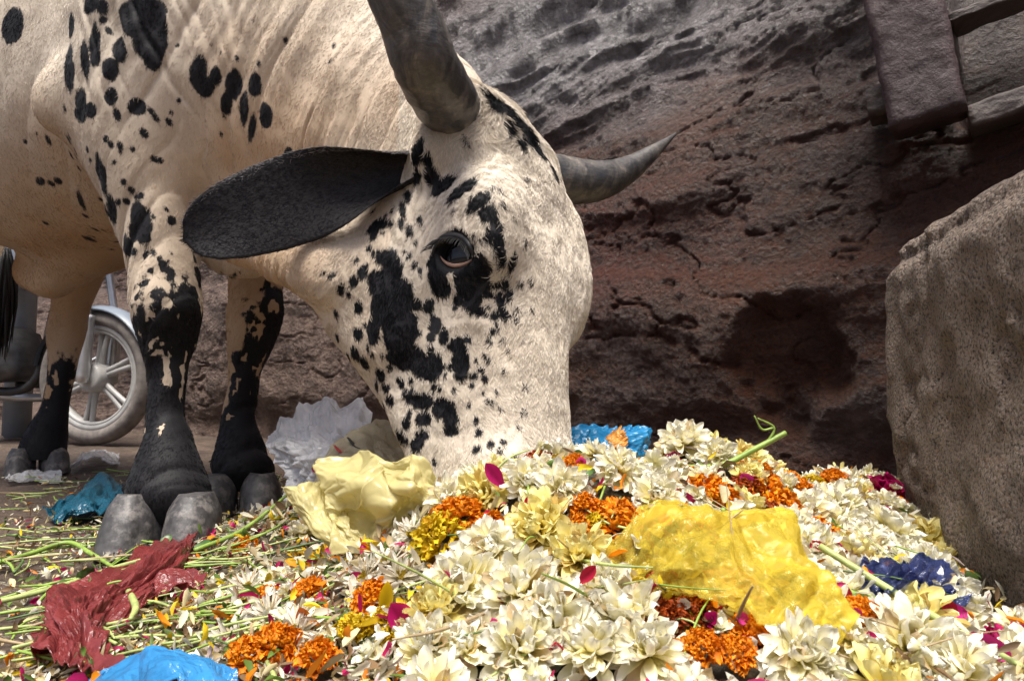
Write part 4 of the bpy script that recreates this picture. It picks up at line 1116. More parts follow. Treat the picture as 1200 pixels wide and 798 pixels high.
def head_flower(rings, base, tipc, jit=.2, droop=.0, rs=None, centre=None, squash=1.0):
    """rings: (count, length, width, elevation, radius, height, cup, curl, tip, ruffle)"""
    A_ = Acc(); r = np.random.default_rng(rs)
    for (n, L, w, el, rad, hgt, cup, curl, tp_, ruf) in rings:
        ph = r.uniform(0, 6.28)
        for i in range(n):
            if r.random() < .06: continue
            l = L * r.uniform(.8, 1.15); v, f, t = petal(l, w * r.uniform(.75, 1.2), cup * r.uniform(.4, 1.5), curl + r.normal(-.05, .5), tp_, r.normal(0, .45), 6, ruf, 0, 5)
            v = v @ RX(r.normal(0, .3)).T @ RY(-(el + r.normal(0, jit))).T
            v = v + np.array([rad, 0, hgt]); v = v @ RZ(ph + 6.283 * i / n + r.normal(0, .12)).T
            sh = r.uniform(.82, 1.08); br = r.random() < .09
            c = lerp(base, tipc, np.clip(t * 1.25 - .15, 0, 1)) * sh
            if br: c = c * np.array([.72, .58, .42])
            elif r.random() < .25: c = lerp(c.mean(0), c.mean(0), t) * .3 + c * .7
            A_.add(v, f, c)
    if centre is not None:
        for k in range(70):
            a, q_ = r.uniform(0, 6.28), math.sqrt(r.random()); v, f, t = petal(centre[0], centre[0] * .5, .4, .2, .4, 0, 2)
            v = v @ RY(-(1.4 - .5 * q_)).T + np.array([q_ * centre[1], 0, centre[2]]); v = v @ RZ(a).T
            A_.add(v, f, lerp(centre[3], centre[4], t) * r.uniform(.8, 1.1))
    return A_
def petal_mat(name, rough=.5, trans=.30):
    m, t, b = newmat(name); g = NB(t)
    c = g.attr('col').outputs['Color']; v = g.obj()
    n = g.noise(v, 150, 4, .6); stri = g.noise(g.mapping(v, (500, 500, 120)), 1, 3)
    c2 = g.mix(g.ramp(n, [(.54, 0.), (.82, .32)]), c, (.72, .60, .38), 'MULTIPLY')
    c2 = g.mix(g.ramp(stri, [(.5, 0.), (.8, .18)]), c2, (.7, .64, .5), 'MULTIPLY')
    g.l(c2, b.inputs['Base Color']); b.inputs['Roughness'].default_value = rough
    b.inputs['Specular IOR Level'].default_value = .3
    tr = g.n('ShaderNodeBsdfTranslucent'); g.l(c2, tr.inputs[0])
    mx = g.n('ShaderNodeMixShader'); mx.inputs[0].default_value = trans
    g.l(b.outputs[0], mx.inputs[1]); g.l(tr.outputs[0], mx.inputs[2])
    g.l(mx.outputs[0], t.nodes['Material Output'].inputs[0])
    g.l(g.bump(stri, .3, .0006), b.inputs['Normal'])
    return m
PETAL = petal_mat('petal')
WB, WT = (.84, .74, .20), (.94, .92, .82)
YB, YT = (.84, .66, .08), (.94, .87, .42)
# unit flowers have a radius of about 1; the object is scaled to size
def u_mum(seed, b_, t_):
    return head_flower([(17, .98, .40, .02, .10, .0, .4, .05, .7, .10), (17, .94, .39, .28, .10, .06, .5, .2, .7, .12), (16, .84, .37, .56, .10, .12, .55, .35, .7, .12),
                        (14, .72, .34, .86, .08, .18, .65, .45, .7, .12), (11, .56, .30, 1.18, .04, .22, .75, .5, .7, .12)], b_, t_, .30, rs=seed)
def u_daisy(seed):
    return head_flower([(20, .9, .17, .10, .15, 0, .4, .15, .5, .05), (18, .82, .16, .32, .14, .04, .5, .25, .5, .05), (14, .6, .13, .7, .1, .08, .6, .4, .5, .05)], (.60, .54, .36), (.78, .74, .66), .25, rs=seed,
                       centre=(.16, .18, .08, (.35, .22, .02), (.55, .42, .05)))
def u_ydaisy(seed):
    return head_flower([(15, .9, .22, .08, .18, 0, .35, .15, .6, .05), (13, .8, .2, .35, .16, .05, .4, .25, .6, .05)], (.50, .27, .01), (.66, .43, .015), .2, rs=seed, centre=(.2, .24, .06, (.10, .04, .01), (.30, .14, .02)))
def u_marigold(seed, b_, t_):
    rg = []
    for k in range(7):
        el = .05 + k * .22; rg.append((15 - k, .54 - .03 * k, .44 - .016 * k, el, .46 * math.cos(el), .50 * math.sin(el), .5, .55, .15, .28))
    return head_flower(rg, b_, t_, .28, rs=seed)
def u_rose(seed, b_, t_):
    return head_flower([(6, .8, .8, .25, .1, 0, .55, .6, .25, .12), (6, .72, .74, .65, .1, .08, .65, .55, .25, .12), (5, .6, .62, 1.0, .1, .15, .8, .4, .25, .1), (4, .5, .5, 1.3, .07, .2, 1.0, .3, .25, .1)], b_, t_, .2, rs=seed)
def u_blossom(seed):
    return head_flower([(6, .95, .72, .35, .05, 0, .5, .5, .3, .12), (5, .75, .6, .85, .05, .06, .6, .5, .3, .12)], (.78, .73, .34), (.90, .89, .80), .3, rs=seed)
def proto_mesh(A_, name):
    o = A_.build(name, PETAL); me = o.data; bpy.data.objects.remove(o); return me
KIND = {
 'white_chrysanthemum': [proto_mesh(u_mum(100 + i, WB, WT), 'white_chrysanthemum') for i in range(7)],
 'yellow_chrysanthemum': [proto_mesh(u_mum(120 + i, YB, YT), 'yellow_chrysanthemum') for i in range(4)],
 'daisy': [proto_mesh(u_daisy(140 + i), 'daisy') for i in range(5)],
 'yellow_daisy': [proto_mesh(u_ydaisy(150 + i), 'yellow_daisy') for i in range(3)],
 'orange_marigold': [proto_mesh(u_marigold(160 + i, (.60, .13, .004), (.95, .33, .010)), 'orange_marigold') for i in range(4)],
 'yellow_marigold': [proto_mesh(u_marigold(170 + i, (.55, .32, .01), (.80, .58, .02)), 'yellow_marigold') for i in range(3)],
 'rust_marigold': [proto_mesh(u_marigold(180 + i, (.16, .022, .005), (.42, .075, .008)), 'rust_marigold') for i in range(3)],
 'rose': [proto_mesh(u_rose(190 + i, (.28, .004, .05), (.46, .010, .12)), 'rose') for i in range(3)],
 'white_blossom': [proto_mesh(u_blossom(200 + i), 'white_blossom') for i in range(8)],
}
for me in KIND['white_chrysanthemum']: pass
CAT = {'white_chrysanthemum': 'flower', 'yellow_chrysanthemum': 'flower', 'daisy': 'flower', 'yellow_daisy': 'flower', 'orange_marigold': 'flower', 'yellow_marigold': 'flower', 'rust_marigold': 'flower', 'rose': 'flower', 'white_blossom': 'flower'}
GEN = {'white_chrysanthemum': ('white chrysanthemum head with yellow base packed among other white flowers', 'white chrysanthemums packed into the heap'),
 'yellow_chrysanthemum': ('pale yellow chrysanthemum head lying among white flowers in the heap', 'pale yellow chrysanthemums in the heap'),
 'daisy': ('wilted narrow petalled white daisy lying in the flower heap', 'wilted white daisies in the heap'),
 'yellow_daisy': ('small flat yellow daisy lying among the petals of the heap', 'yellow daisies in the heap'),
 'orange_marigold': ('small orange marigold head lying among white petals of the heap', 'orange marigolds in the heap'),
 'yellow_marigold': ('small bright yellow marigold head lying among the heaped petals', 'yellow marigolds in the heap'),
 'rust_marigold': ('dark rust orange marigold head lying in the flower heap', 'rust marigolds in the heap'),
 'rose': ('small crumpled magenta rose head among white flowers', 'magenta roses in the heap'),
 'white_blossom': ('small white blossom with few petals lying loose on the heap', 'small white blossoms on the heap')}
placed = []
cnt = {}
def put(kind, p, r, n=None, tilt=.45, face=.35, label=None, sink=.30, group=None):
    ms = KIND[kind]; cnt[kind] = cnt.get(kind, 0) + 1
    o = bpy.data.objects.new(kind, ms[cnt[kind] % len(ms)]); COL.objects.link(o)
    n = hnormal(p[0], p[1]) if n is None else n
    tc = nrm(CAM - p); z = nrm(n + face * tc + rng.normal(0, tilt, 3)); x = nrm(np.cross(z, rng.normal(0, 1, 3))); y = np.cross(z, x)
    M = np.eye(4); M[:3, 0], M[:3, 1], M[:3, 2] = x * r * rng.uniform(.9, 1.12), y * r * rng.uniform(.9, 1.12), z * r * rng.uniform(.75, 1.05)
    M[:3, 3] = p - z * r * sink * .4
    o.matrix_world = __import__('mathutils').Matrix(M.tolist())
    tag(o, label or GEN[kind][0], CAT[kind], None if label else (group or GEN[kind][1]))
    placed.append((p[0], p[1], r)); return o
KEY = [  # kind, picture x, y, radius in picture px, label
 ('orange_marigold', 541, 617, 31, 'full orange marigold head just left of a standing magenta petal'),
 ('yellow_marigold', 516, 648, 38, 'large bright yellow marigold head below the orange one near the muzzle'),
 ('yellow_daisy', 380, 662, 30, 'dull mustard yellow daisy turned sideways below the cream bag'),
 ('yellow_chrysanthemum', 632, 632, 50, 'large layered pale yellow chrysanthemum right of the bright yellow marigold'),
 ('yellow_chrysanthemum', 680, 668, 48, 'open pale yellow chrysanthemum touching the left edge of the clear yellow bag'),
 ('white_chrysanthemum', 545, 705, 58, 'biggest white chrysanthemum under the bright yellow marigold'),
 ('yellow_chrysanthemum', 510, 735, 42, None),
 ('white_chrysanthemum', 610, 712, 52, None), ('white_chrysanthemum', 575, 660, 40, None),
 ('white_chrysanthemum', 652, 750, 52, None), ('white_chrysanthemum', 705, 705, 40, None),
 ('white_chrysanthemum', 735, 742, 55, None), ('white_chrysanthemum', 690, 782, 50, None), ('white_chrysanthemum', 760, 785, 48, None),
 ('white_chrysanthemum', 612, 780, 50, None), ('daisy', 480, 640, 30, None), ('daisy', 430, 640, 34, None), ('daisy', 452, 672, 36, None), ('daisy', 425, 690, 30, None), ('daisy', 470, 690, 34, None), ('daisy', 315, 735, 32, None), ('daisy', 345, 755, 32, None),
 ('white_chrysanthemum', 500, 780, 44, None), ('white_chrysanthemum', 545, 780, 40, None), ('daisy', 460, 610, 30, None), ('daisy', 290, 700, 26, None),
 ('orange_marigold', 362, 708, 22, 'orange marigold head alone in brown litter right of the red bag'),
 ('orange_marigold', 436, 716, 26, 'orange marigold beside a yellow petal in the lower middle of the heap'),
 ('orange_marigold', 325, 775, 34, 'ragged orange marigold at the bottom edge beside the bright blue bag'),
 ('orange_marigold', 372, 790, 26, None), ('orange_marigold', 290, 785, 26, None),
 ('yellow_marigold', 418, 752, 24, None), ('yellow_marigold', 450, 742, 18, None),
 ('orange_marigold', 684, 607, 20, None), ('orange_marigold', 676, 640, 22, None), ('yellow_marigold', 696, 630, 15, None), ('orange_marigold', 672, 556, 15, None),
 ('rust_marigold', 778, 706, 24, 'dark rust marigold head under the left edge of the clear yellow bag'),
 ('rust_marigold', 780, 745, 27, None), ('rust_marigold', 815, 735, 25, None), ('orange_marigold', 822, 780, 26, None), ('orange_marigold', 862, 785, 25, None), ('rust_marigold', 755, 760, 20, None),
 ('orange_marigold', 938, 581, 14, None), ('yellow_marigold', 955, 574, 15, 'small yellow marigold between orange ones at the far edge of the heap'), ('orange_marigold', 978, 569, 15, None), ('rust_marigold', 905, 612, 16, None),
 ('rose', 1042, 584, 26, 'bright magenta rose head lying against the stone block'), ('rose', 790, 548, 13, None),
 ('white_chrysanthemum', 1045, 632, 38, 'open white chrysanthemum with yellow middle below the magenta rose'),
 ('white_chrysanthemum', 1015, 650, 32, None), ('white_chrysanthemum', 955, 655, 34, None), ('white_chrysanthemum', 985, 605, 28, None), ('white_chrysanthemum', 930, 630, 28, None), ('white_chrysanthemum', 1040, 600, 22, None),
 ('orange_marigold', 1010, 738, 26, 'orange marigold under the long pale stalk near the dark blue bag'), ('white_chrysanthemum', 1000, 770, 36, None), ('white_chrysanthemum', 940, 792, 50, None),
 ('white_chrysanthemum', 660, 590, 34, None), ('white_chrysanthemum', 620, 580, 30, None), ('white_chrysanthemum', 730, 565, 34, None), ('white_chrysanthemum', 800, 530, 32, None), ('white_chrysanthemum', 770, 600, 32, None), ('white_chrysanthemum', 825, 575, 32, None),
 ('yellow_chrysanthemum', 878, 570, 22, None), ('white_chrysanthemum', 842, 545, 24, None), ('white_chrysanthemum', 750, 530, 26, None), ('white_chrysanthemum', 555, 575, 26, None), ('white_chrysanthemum', 525, 600, 26, None), ('white_chrysanthemum', 700, 545, 24, None),
]
for kind, px, py, rp, lab in KEY:
    p = on_heap(px, py); d_ = (p - CAM) @ FWD
    put(kind, p + Z * .012, rp / F * d_ * 1.02, label=lab, tilt=.25, face=.55)
def free(x, y, r, k=.62):
    return all((x - a) ** 2 + (y - b) ** 2 > ((r + c) * k) ** 2 for a, b, c in placed)
tries = 0; made = 0
while made < 330 and tries < 16000:
    tries += 1
    x, y = rng.uniform(-.42, .85), rng.uniform(.36, 1.42)
    h = float(H(x, y))
    if h < .018 + .02 * rng.random(): continue
    v = np.array([x, y, h]) - CAM; px = 600 + F * v[0] / (v @ FWD); py = 399 - F * (v @ UP) / (v @ FWD)
    r = rng.uniform(.021, .039)
    if not free(x, y, r, .50): continue
    u = rng.random()
    if px < 470:
        kind = 'daisy' if u < .5 else 'orange_marigold' if u < .65 else 'yellow_marigold' if u < .75 else 'yellow_daisy' if u < .85 else 'white_chrysanthemum'; r *= .8
    elif px < 880: kind = 'white_chrysanthemum' if u < .60 else 'yellow_chrysanthemum' if u < .83 else 'daisy' if u < .85 else 'orange_marigold' if u < .95 else 'rust_marigold'
    else: kind = 'white_chrysanthemum' if u < .66 else 'daisy' if u < .72 else 'orange_marigold' if u < .84 else 'rose' if u < .90 else 'yellow_chrysanthemum'
    put(kind, np.array([x, y, h]), r); made += 1
made = 0; tries = 0
while made < 130 and tries < 20000:
    tries += 1
    x, y = rng.uniform(-.3, .82), rng.uniform(.40, 1.35); h = float(H(x, y))
    if h < .03: continue
    c = vnoise(np.array([[x * 6, y * 6, 2.]]))[0]
    if c < -.1 and rng.random() < .8: continue
    put('white_blossom', np.array([x, y, h + rng.uniform(.004, .022)]), rng.uniform(.009, .016), tilt=.8, sink=0); made += 1

# ---- the heap itself: packed dead petals and leaves
def uneven(x, y): q_ = np.c_[x, y, x * 0]; return .010 * fbm(q_ * 18, 4) + .006 * fbm(q_ * 60, 3, .6, True)
xs = np.linspace(-.75, 1.15, 200); ys = np.linspace(.2, 1.7, 170); gx, gy = np.meshgrid(xs, ys); gx = gx.ravel(); gy = gy.ravel()
hz = H(gx, gy); top = np.c_[gx, gy, np.where(hz > .012, hz - .012 + uneven(gx, gy), -.03)]
ii = np.arange(len(ys) - 1)[:, None] * len(xs) + np.arange(len(xs) - 1); fq = np.stack([ii, ii + 1, ii + 1 + len(xs), ii + len(xs)], -1).reshape(-1, 4)
m, t_, b_ = newmat('rotting_petals'); g = NB(t_); v_ = g.obj(); n1 = g.noise(v_, 45, 6, .7); n2 = g.noise(v_, 12, 4)
vo = g.n('ShaderNodeTexVoronoi', i_Scale=90.0); g.l(v_, vo.inputs['Vector'])
c = g.mix(g.ramp(vo.outputs['Distance'], [(.1, 0.), (.6, .8)]), g.ramp(n1, [(.35, (.045, .03, .018)), (.6, (.15, .11, .06))]), (.02, .018, .01)); c = g.mix(g.ramp(n2, [(.5, 0.), (.7, .5)]), c, (.05, .06, .02))
g.l(c, b_.inputs['Base Color']); b_.inputs['Roughness'].default_value = .7; g.l(g.bump(g.math('ADD', n1, vo.outputs['Distance']), 1.0, .01), b_.inputs['Normal'])
tag(link_mesh('flower_heap', top, fq, m), 'packed mass of rotting petals and leaves under the heaped flowers', 'flower heap', kind='stuff')

# ---- loose petals and shreds: far too many to count
PAL = [((.82, .80, .70), .40), ((.74, .66, .42), .14), ((.50, .40, .24), .12), ((.22, .14, .08), .12), ((.85, .28, .012), .10), ((.85, .62, .03), .09), ((.50, .012, .14), .08), ((.12, .20, .04), .10), ((.55, .45, .48), .04)]
def litter(name, n, sampler, size, cmul=1.0):
    A_ = Acc(); pc = np.array([c for c, _ in PAL]); pw = np.array([w_ for _, w_ in PAL]); pw = pw / pw.sum()
    for k in range(n):
        p, pal = sampler()
        if p is None: continue
        L = rng.uniform(*size); v, f, t = petal(L, L * rng.uniform(.18, .55), rng.uniform(.1, .8), rng.normal(0, .9), .4, rng.normal(0, .6), 3)
        v = v @ RX(rng.normal(0, .7)).T @ RY(rng.normal(0, .55)).T @ RZ(rng.uniform(0, 6.28)).T + p
        ci = pc[rng.choice(len(pc), p=pw if pal is None else pal)] * rng.uniform(.6, 1.08)
        A_.add(v, f, np.tile(ci, (len(v), 1)) * (1 - .25 * (1 - t[:, None]) * np.array([0, .2, 1.])))
    return A_.build(name, PETAL)
PL = np.array(placed)
def s_heap():
    while True:
        x, y = rng.uniform(-.5, .95), rng.uniform(.32, 1.45); h = float(H(x, y))
        if h > .012 and rng.random() < (.35 if h < .03 else 1) and (rng.random() < .12 or x < -.08 or not len(PL) or (((PL[:, 0] - x) ** 2 + (PL[:, 1] - y) ** 2) > (PL[:, 2] * .85) ** 2).all()): return np.array([x, y, h + rng.uniform(-.006, .016)]), None
tag(litter('loose_petals', 6500, s_heap, (.009, .024)), 'loose torn petals strewn all over the heap of flowers', 'petals', kind='stuff')
gp = np.array([.20, .14, .22, .20, .03, .05, .03, .10, .03]); gp = gp / gp.sum()
def s_ground():
    while True:
        x = -.30 - abs(rng.normal(0, .38)); y = rng.uniform(.40, 1.9)
        if rng.random() < .35: x = rng.uniform(-.45, -.05); y = rng.uniform(.38, .85)
        h = float(H(x, y))
        if fbm(np.array([[x * 5, y * 5, 8.]]), 3)[0] < -.15 and rng.random() < .8: continue
        return np.array([x, y, max(h, .004) + rng.uniform(-.001, .008)]), gp
tag(litter('trampled_petals', 10000, s_ground, (.005, .017)), 'trampled shreds of petals and leaves on the ground left of the heap', 'petals', kind='stuff')

# ---- single magenta and orange petals one can point to
def one_petal(px, py, rp, col, up, label, lift=.012, wr=.5, nm='petal'):
    p = on_heap(px, py) + Z * lift; d_ = (p - CAM) @ FWD; L = rp * 2 / F * d_
    v, f, t = petal(L, L * wr, .6, .5, .55, .1, 8, .02); tc = nrm(CAM - p)
    x = nrm(up); z = nrm(tc - x * tc.dot(x)); y = np.cross(z, x); v = (v - v.mean(0)) @ np.array([x, y, z]) + p
    A_ = Acc(); A_.add(v, f, lerp(np.array(col) * .75, col, t)); o = A_.build(nm, PETAL); return tag(o, label, 'petal')
MG = (.56, .010, .17)
one_petal(578, 590, 18, MG, (-.6, 0, .8), 'long magenta petal standing up beside the full orange marigold', .03)
one_petal(690, 725, 15, (.50, .012, .05), (.6, 0, .6), 'crimson petal on the white flowers below the pale yellow chrysanthemums', .035)
one_petal(468, 752, 22, MG, (-.5, 0, .7), 'folded broad magenta petal low down among brown and yellow flowers', .02, .7)
one_petal(1120, 736, 16, (.70, .03, .28), (.9, 0, .2), 'pink petal lying beside the dark blue bag', .012, .7)
one_petal(1008, 679, 18, (.32, .006, .07), (1, 0, -.1), 'dark red petal below the open white chrysanthemum', .012)
one_petal(1165, 778, 24, (.62, .02, .26), (.8, 0, -.5), 'pink petal at the very foot of the stone block', .012)
one_petal(356, 745, 22, (.60, .15, .03), (-.3, 0, .9), 'orange brown folded petal standing in the litter left of the daisies', .012, .45)
one_petal(452, 728, 24, (.78, .55, .01), (.1, 0, 1), 'long bright yellow petal upright beside an orange marigold', .02, .35)
one_petal(275, 745, 10, (.45, .03, .22), (.3, 0, 1), 'small purple pink petal lying right of the red bag', .006)
one_petal(328, 696, 8, MG, (1, 0, .3), 'tiny magenta petal on dark litter above the lone orange marigold', .006, .8)
one_petal(333, 670, 7, MG, (1, 0, 0), 'tiny magenta petal on dark litter below the cream bag', .006, .8)
one_petal(372, 592, 8, MG, (1, 0, .4), 'small magenta petal stuck on the cream bag', .06, .8)

for k in range(34):
    x, y = rng.uniform(430, 1120), rng.uniform(560, 790)
    op_ = one_petal(x, y, rng.uniform(7, 13), [MG, (.55, .012, .06), (.80, .06, .34)][k % 3], rng.normal(0, 1, 3) + [0, 0, .5], 'small magenta or crimson rose petal dropped on the heaped flowers', .018, .75)
    op_['group'] = 'rose petals dropped on the heap'
# ================================================================== STEMS
def stem_mat(name, c):
    return simple_mat(name, c, .5, 0, .3, 60, .2)
SG = [stem_mat('green_stem', (.20, .30, .05)), stem_mat('pale_stem', (.33, .39, .13)), stem_mat('dry_stem', (.30, .22, .12)), stem_mat('dark_stem', (.07, .12, .03))]
def stem(px, r, mat, label=None, group=None, extra=None, cat='stem'):
    pts = [on_heap(a, b) + Z * l for a, b, l in px]
    parts = [tube(pts, [r] * (len(pts) - 1) + [r * .6], len(pts) * 6, 8)]
    for e in (extra or []): parts.append(tube([on_heap(a, b) + Z * l for a, b, l in e], [r * .55] * (len(e) - 1) + [r * .3], len(e) * 5, 6))
    o = link_mesh('stem', *join(parts), mat); tag(o, label, cat, group); return o
b0 = on_heap(800, 556) + Z * .01; d0 = (b0 - CAM) @ FWD
Pd = lambda x, y, k=0: P(x, y, d0 + k)
o = link_mesh('stem', *join([tube([b0, Pd(845, 545), Pd(885, 526), Pd(921, 507)], [.003, .0036, .0038, .0034], 24, 8), tube([Pd(900, 518), Pd(907, 501), Pd(888, 490)], [.0022, .0016, .0009], 12, 6), tube([Pd(907, 501), Pd(893, 503), Pd(884, 487)], [.0018, .0014, .0008], 10, 6)]), SG[0])
tag(o, 'thick green stalk with a twig sticking up from the top of the heap', 'stem')
o = link_mesh('stem', *join([tube([Pd(810, 556, -.02), Pd(836, 563, -.03), Pd(847, 590, -.05), on_heap(848, 622) + Z * .02], [.0034, .0034, .003, .0024], 24, 8)]), SG[0])
tag(o, 'bent green stalk hooked over the white flowers above the clear yellow bag', 'stem')
stem([(962, 678, .03), (1040, 716, .02), (1120, 755, .012), (1200, 798, .01)], .0032, SG[1], 'long straight pale stalk lying from the clear yellow bag to the stone block')
stem([(985, 712, .015), (1040, 728, .012), (1070, 740, .01)], .004, SG[0], 'short thick green stalk beside the long pale stalk')
stem([(228, 655, .012), (285, 630, .012), (338, 600, .03)], .0035, SG[0], 'green stalk running from the red bag up to the cream bag')
stem([(-40, 678, .01), (30, 660, .012), (78, 650, .018), (105, 658, .012), (136, 674, .008)], .0034, SG[0], 'thick bent green stalk lying left of the red bag')
stem([(-30, 722, .01), (60, 702, .012), (140, 676, .014), (220, 660, .02)], .0032, SG[1], 'long pale green stalk running under the red bag')
stem([(150, 715, .02), (158, 735, .02), (152, 748, .018)], .0035, SG[1], 'short curled cream stalk lying on the red bag')
for k in range(190):
    x = rng.uniform(-40, 340); y = rng.uniform(555, 790)
    if x > 200 and y < 640: continue
    p = on_heap(x, y); L = rng.uniform(.04, .17); a = rng.normal(.15, .5); a = a if rng.random() < .7 else rng.uniform(0, 3.14); dr = np.array([math.cos(a), math.sin(a), 0]); bd = np.array([-dr[1], dr[0], 0]) * rng.normal(0, .015)
    pts = [p, p + dr * L * .5 + bd, p + dr * L + bd * .3]
    pts = [np.array([q_[0], q_[1], float(H(q_[0], q_[1])) + rng.uniform(.003, .014)]) for q_ in pts]
    rr = rng.uniform(.0008, .0019); mt = SG[int(rng.choice(4, p=[.4, .3, .2, .1]))]
    o = link_mesh('stem', *tube(pts, [rr, rr, rr * .6], 9, 6), mt); tag(o, 'thin stalk strewn on the littered ground around the hooves and the red bag', 'stem', 'thin stalks strewn on the ground')
for k in range(60):
    x = rng.uniform(420, 1120); y = rng.uniform(560, 790); p = on_heap(x, y)
    L = rng.uniform(.03, .10); dr = nrm(rng.normal(0, 1, 3) * [1, 1, .25]); pts = [p, p + dr * L * .5, p + dr * L]
    pts = [np.array([q_[0], q_[1], max(q_[2], float(H(q_[0], q_[1]))) + rng.uniform(.008, .022)]) for q_ in pts]
    rr = rng.uniform(.0006, .0014); o = link_mesh('stem', *tube(pts, [rr, rr, rr * .5], 8, 5), SG[int(rng.choice(4, p=[.2, .2, .45, .15]))]); tag(o, 'thin dry stalk lying on the heaped flowers', 'stem', 'thin stalks on the flower heap')
LEAF = simple_mat('leaf', (.055, .11, .025), .42, 0, .4, 40)
for k, (px, py, rp) in enumerate([(668, 572, 16), (705, 625, 14), (690, 585, 12), (255, 555, 14), (245, 545, 10), (120, 645, 14), (225, 650, 12), (1080, 575, 14), (700, 690, 14), (420, 770, 16), (560, 770, 16), (185, 650, 12), (150, 640, 10), (640, 560, 10), (865, 600, 14), (90, 690, 16)]):
    p = on_heap(px, py) + Z * .010; d_ = (p - CAM) @ FWD; L = rp * 2 / F * d_
    v, f, t = petal(L, L * .5, .35, .6, .75, .2, 8, .04); v = v @ RZ(rng.uniform(0, 6.28)).T @ RX(rng.normal(0, .4)).T + p
    o = link_mesh('leaf', v, f, LEAF); tag(o, 'small crumpled green leaf lying in the litter', 'leaf', 'green leaves in the litter')

# ================================================================== PLASTIC BAGS
def facet(uv, seed):
    i = np.floor(uv).astype(np.int64); f = uv - i
    h = lambda a, b: _tab[((i[:, 0] + a) * 92821 + (i[:, 1] + b) * 68917 + seed * 7919) & 65535]
    o, xy = h(0, 0), h(1, 1); fx, fy = f[:, 0], f[:, 1]
    return np.where(fx > fy, o + (h(1, 0) - o) * fx + (xy - h(1, 0)) * fy, o + (h(0, 1) - o) * fy + (xy - h(0, 1)) * fx) - .5
def crinkle(uv, seed, aniso=.5, fm=1.0):
    """crumpled film: flat facets meeting in straight creases, in several sizes"""
    out = 0
    for k, (fr, am) in enumerate(((3.0, 1.0), (5.5, .62), (10, .36), (19, .20), (36, .09))):
        a = seed * 1.3 + k * 1.05; w = uv + .03 * np.c_[fbm(np.c_[uv * 3, uv[:, :1] * 0 + seed + k], 2), fbm(np.c_[uv * 3, uv[:, :1] * 0 + seed + 40 + k], 2)]
        w = w @ np.array([[math.cos(a), -math.sin(a) * aniso], [math.sin(a), math.cos(a) * aniso]]) * fr * fm
        out = out + am * facet(w + 31.7 * k, seed + k)
    return out * 2.2
def patch(name, rows, nu=110, nv=110, amp=.010, seed=1, mat=None, label=None, cat='bag', thick=.0008, edge=.012, pleat=None, parent=None, flat=True, fm=1.0):
    """a crumpled sheet through a net of control points"""
    R_ = [catmull(r_, nu) for r_ in rows]; R_ = np.array(R_)
    S_ = np.array([catmull(R_[:, i], nv) for i in range(nu)])          # nu x nv x 3
    u, v = np.meshgrid(np.linspace(0, 1, nu), np.linspace(0, 1, nv), indexing='ij'); uv = np.c_[u.ravel(), v.ravel()]
    du = np.gradient(S_, axis=0); dv = np.gradient(S_, axis=1); n = np.cross(du.reshape(-1, 3), dv.reshape(-1, 3)); n /= np.linalg.norm(n, axis=1)[:, None] + 1e-9
    h = amp * crinkle(uv, seed, .5, fm)
    if pleat: h = h + pleat[0] * (np.abs(np.sin((uv[:, pleat[1]] + .05 * fbm(np.c_[uv * 3, uv[:, :1] * 0], 3)) * pleat[2])) - .5)
    q_ = S_.reshape(-1, 3) + n * h[:, None]
    ew = edge * fbm(np.c_[uv * 9, uv[:, :1] * 0 + seed], 3)[:, None]; bd = (np.minimum.reduce([u, 1 - u, v, 1 - v]).ravel() < .12)[:, None]
    q_ = q_ + bd * ew * nrm([.6, .1, .7])
    q_[:, 2] = np.maximum(q_[:, 2], .004)
    ii = np.arange(nu - 1)[:, None] * nv + np.arange(nv - 1); fq_ = np.stack([ii, ii + nv, ii + nv + 1, ii + 1], -1).reshape(-1, 4)
    o = link_mesh(name, q_, fq_, mat, parent)
    o.data.polygons.foreach_set('use_smooth', np.full(len(o.data.polygons), not flat))
    md = o.modifiers.new('thickness', 'SOLIDIFY'); md.thickness = thick; md.offset = 0
    if label: tag(o, label, cat)
    return o
def plastic(name, col, alpha_t=.4, rough=.22, trans=.5, var=.15, crease=.35):
    """thin film: glossy coat over a mix of diffuse, translucent and see-through"""
    m, t, b = newmat(name); g = NB(t); v = g.obj(); n = g.noise(v, 25, 5, .6)
    c = g.ramp(n, [(.35, tuple(x * (1 - var) for x in col)), (.65, tuple(min(1, x * (1 + var)) for x in col))])
    g.l(c, b.inputs['Base Color']); b.inputs['Roughness'].default_value = rough; b.inputs['Specular IOR Level'].default_value = .6
    hs = g.noise(g.mapping(v, (60, 260, 90), (.4, .3, .7)), 1, 4, .6); nb_ = g.bump(hs, crease, .004); g.l(nb_, b.inputs['Normal'])
    tl = g.n('ShaderNodeBsdfTranslucent'); g.l(c, tl.inputs[0]); g.l(nb_, tl.inputs['Normal']); tp_ = g.n('ShaderNodeBsdfTransparent'); tp_.inputs[0].default_value = tuple(min(1, .35 + .65 * x / max(col)) for x in col) + (1,)
    m1 = g.n('ShaderNodeMixShader'); m1.inputs[0].default_value = trans; g.l(b.outputs[0], m1.inputs[1]); g.l(tl.outputs[0], m1.inputs[2])
    m2 = g.n('ShaderNodeMixShader'); m2.inputs[0].default_value = alpha_t; g.l(m1.outputs[0], m2.inputs[1]); g.l(tp_.outputs[0], m2.inputs[2])
    g.l(m2.outputs[0], t.nodes['Material Output'].inputs[0]); return m
oh = lambda x, y, l=.02: on_heap(x, y) + Z * l
Y_ = plastic('clear_yellow_film', (.70, .61, .11), .64, .07, .35, .18, .4)
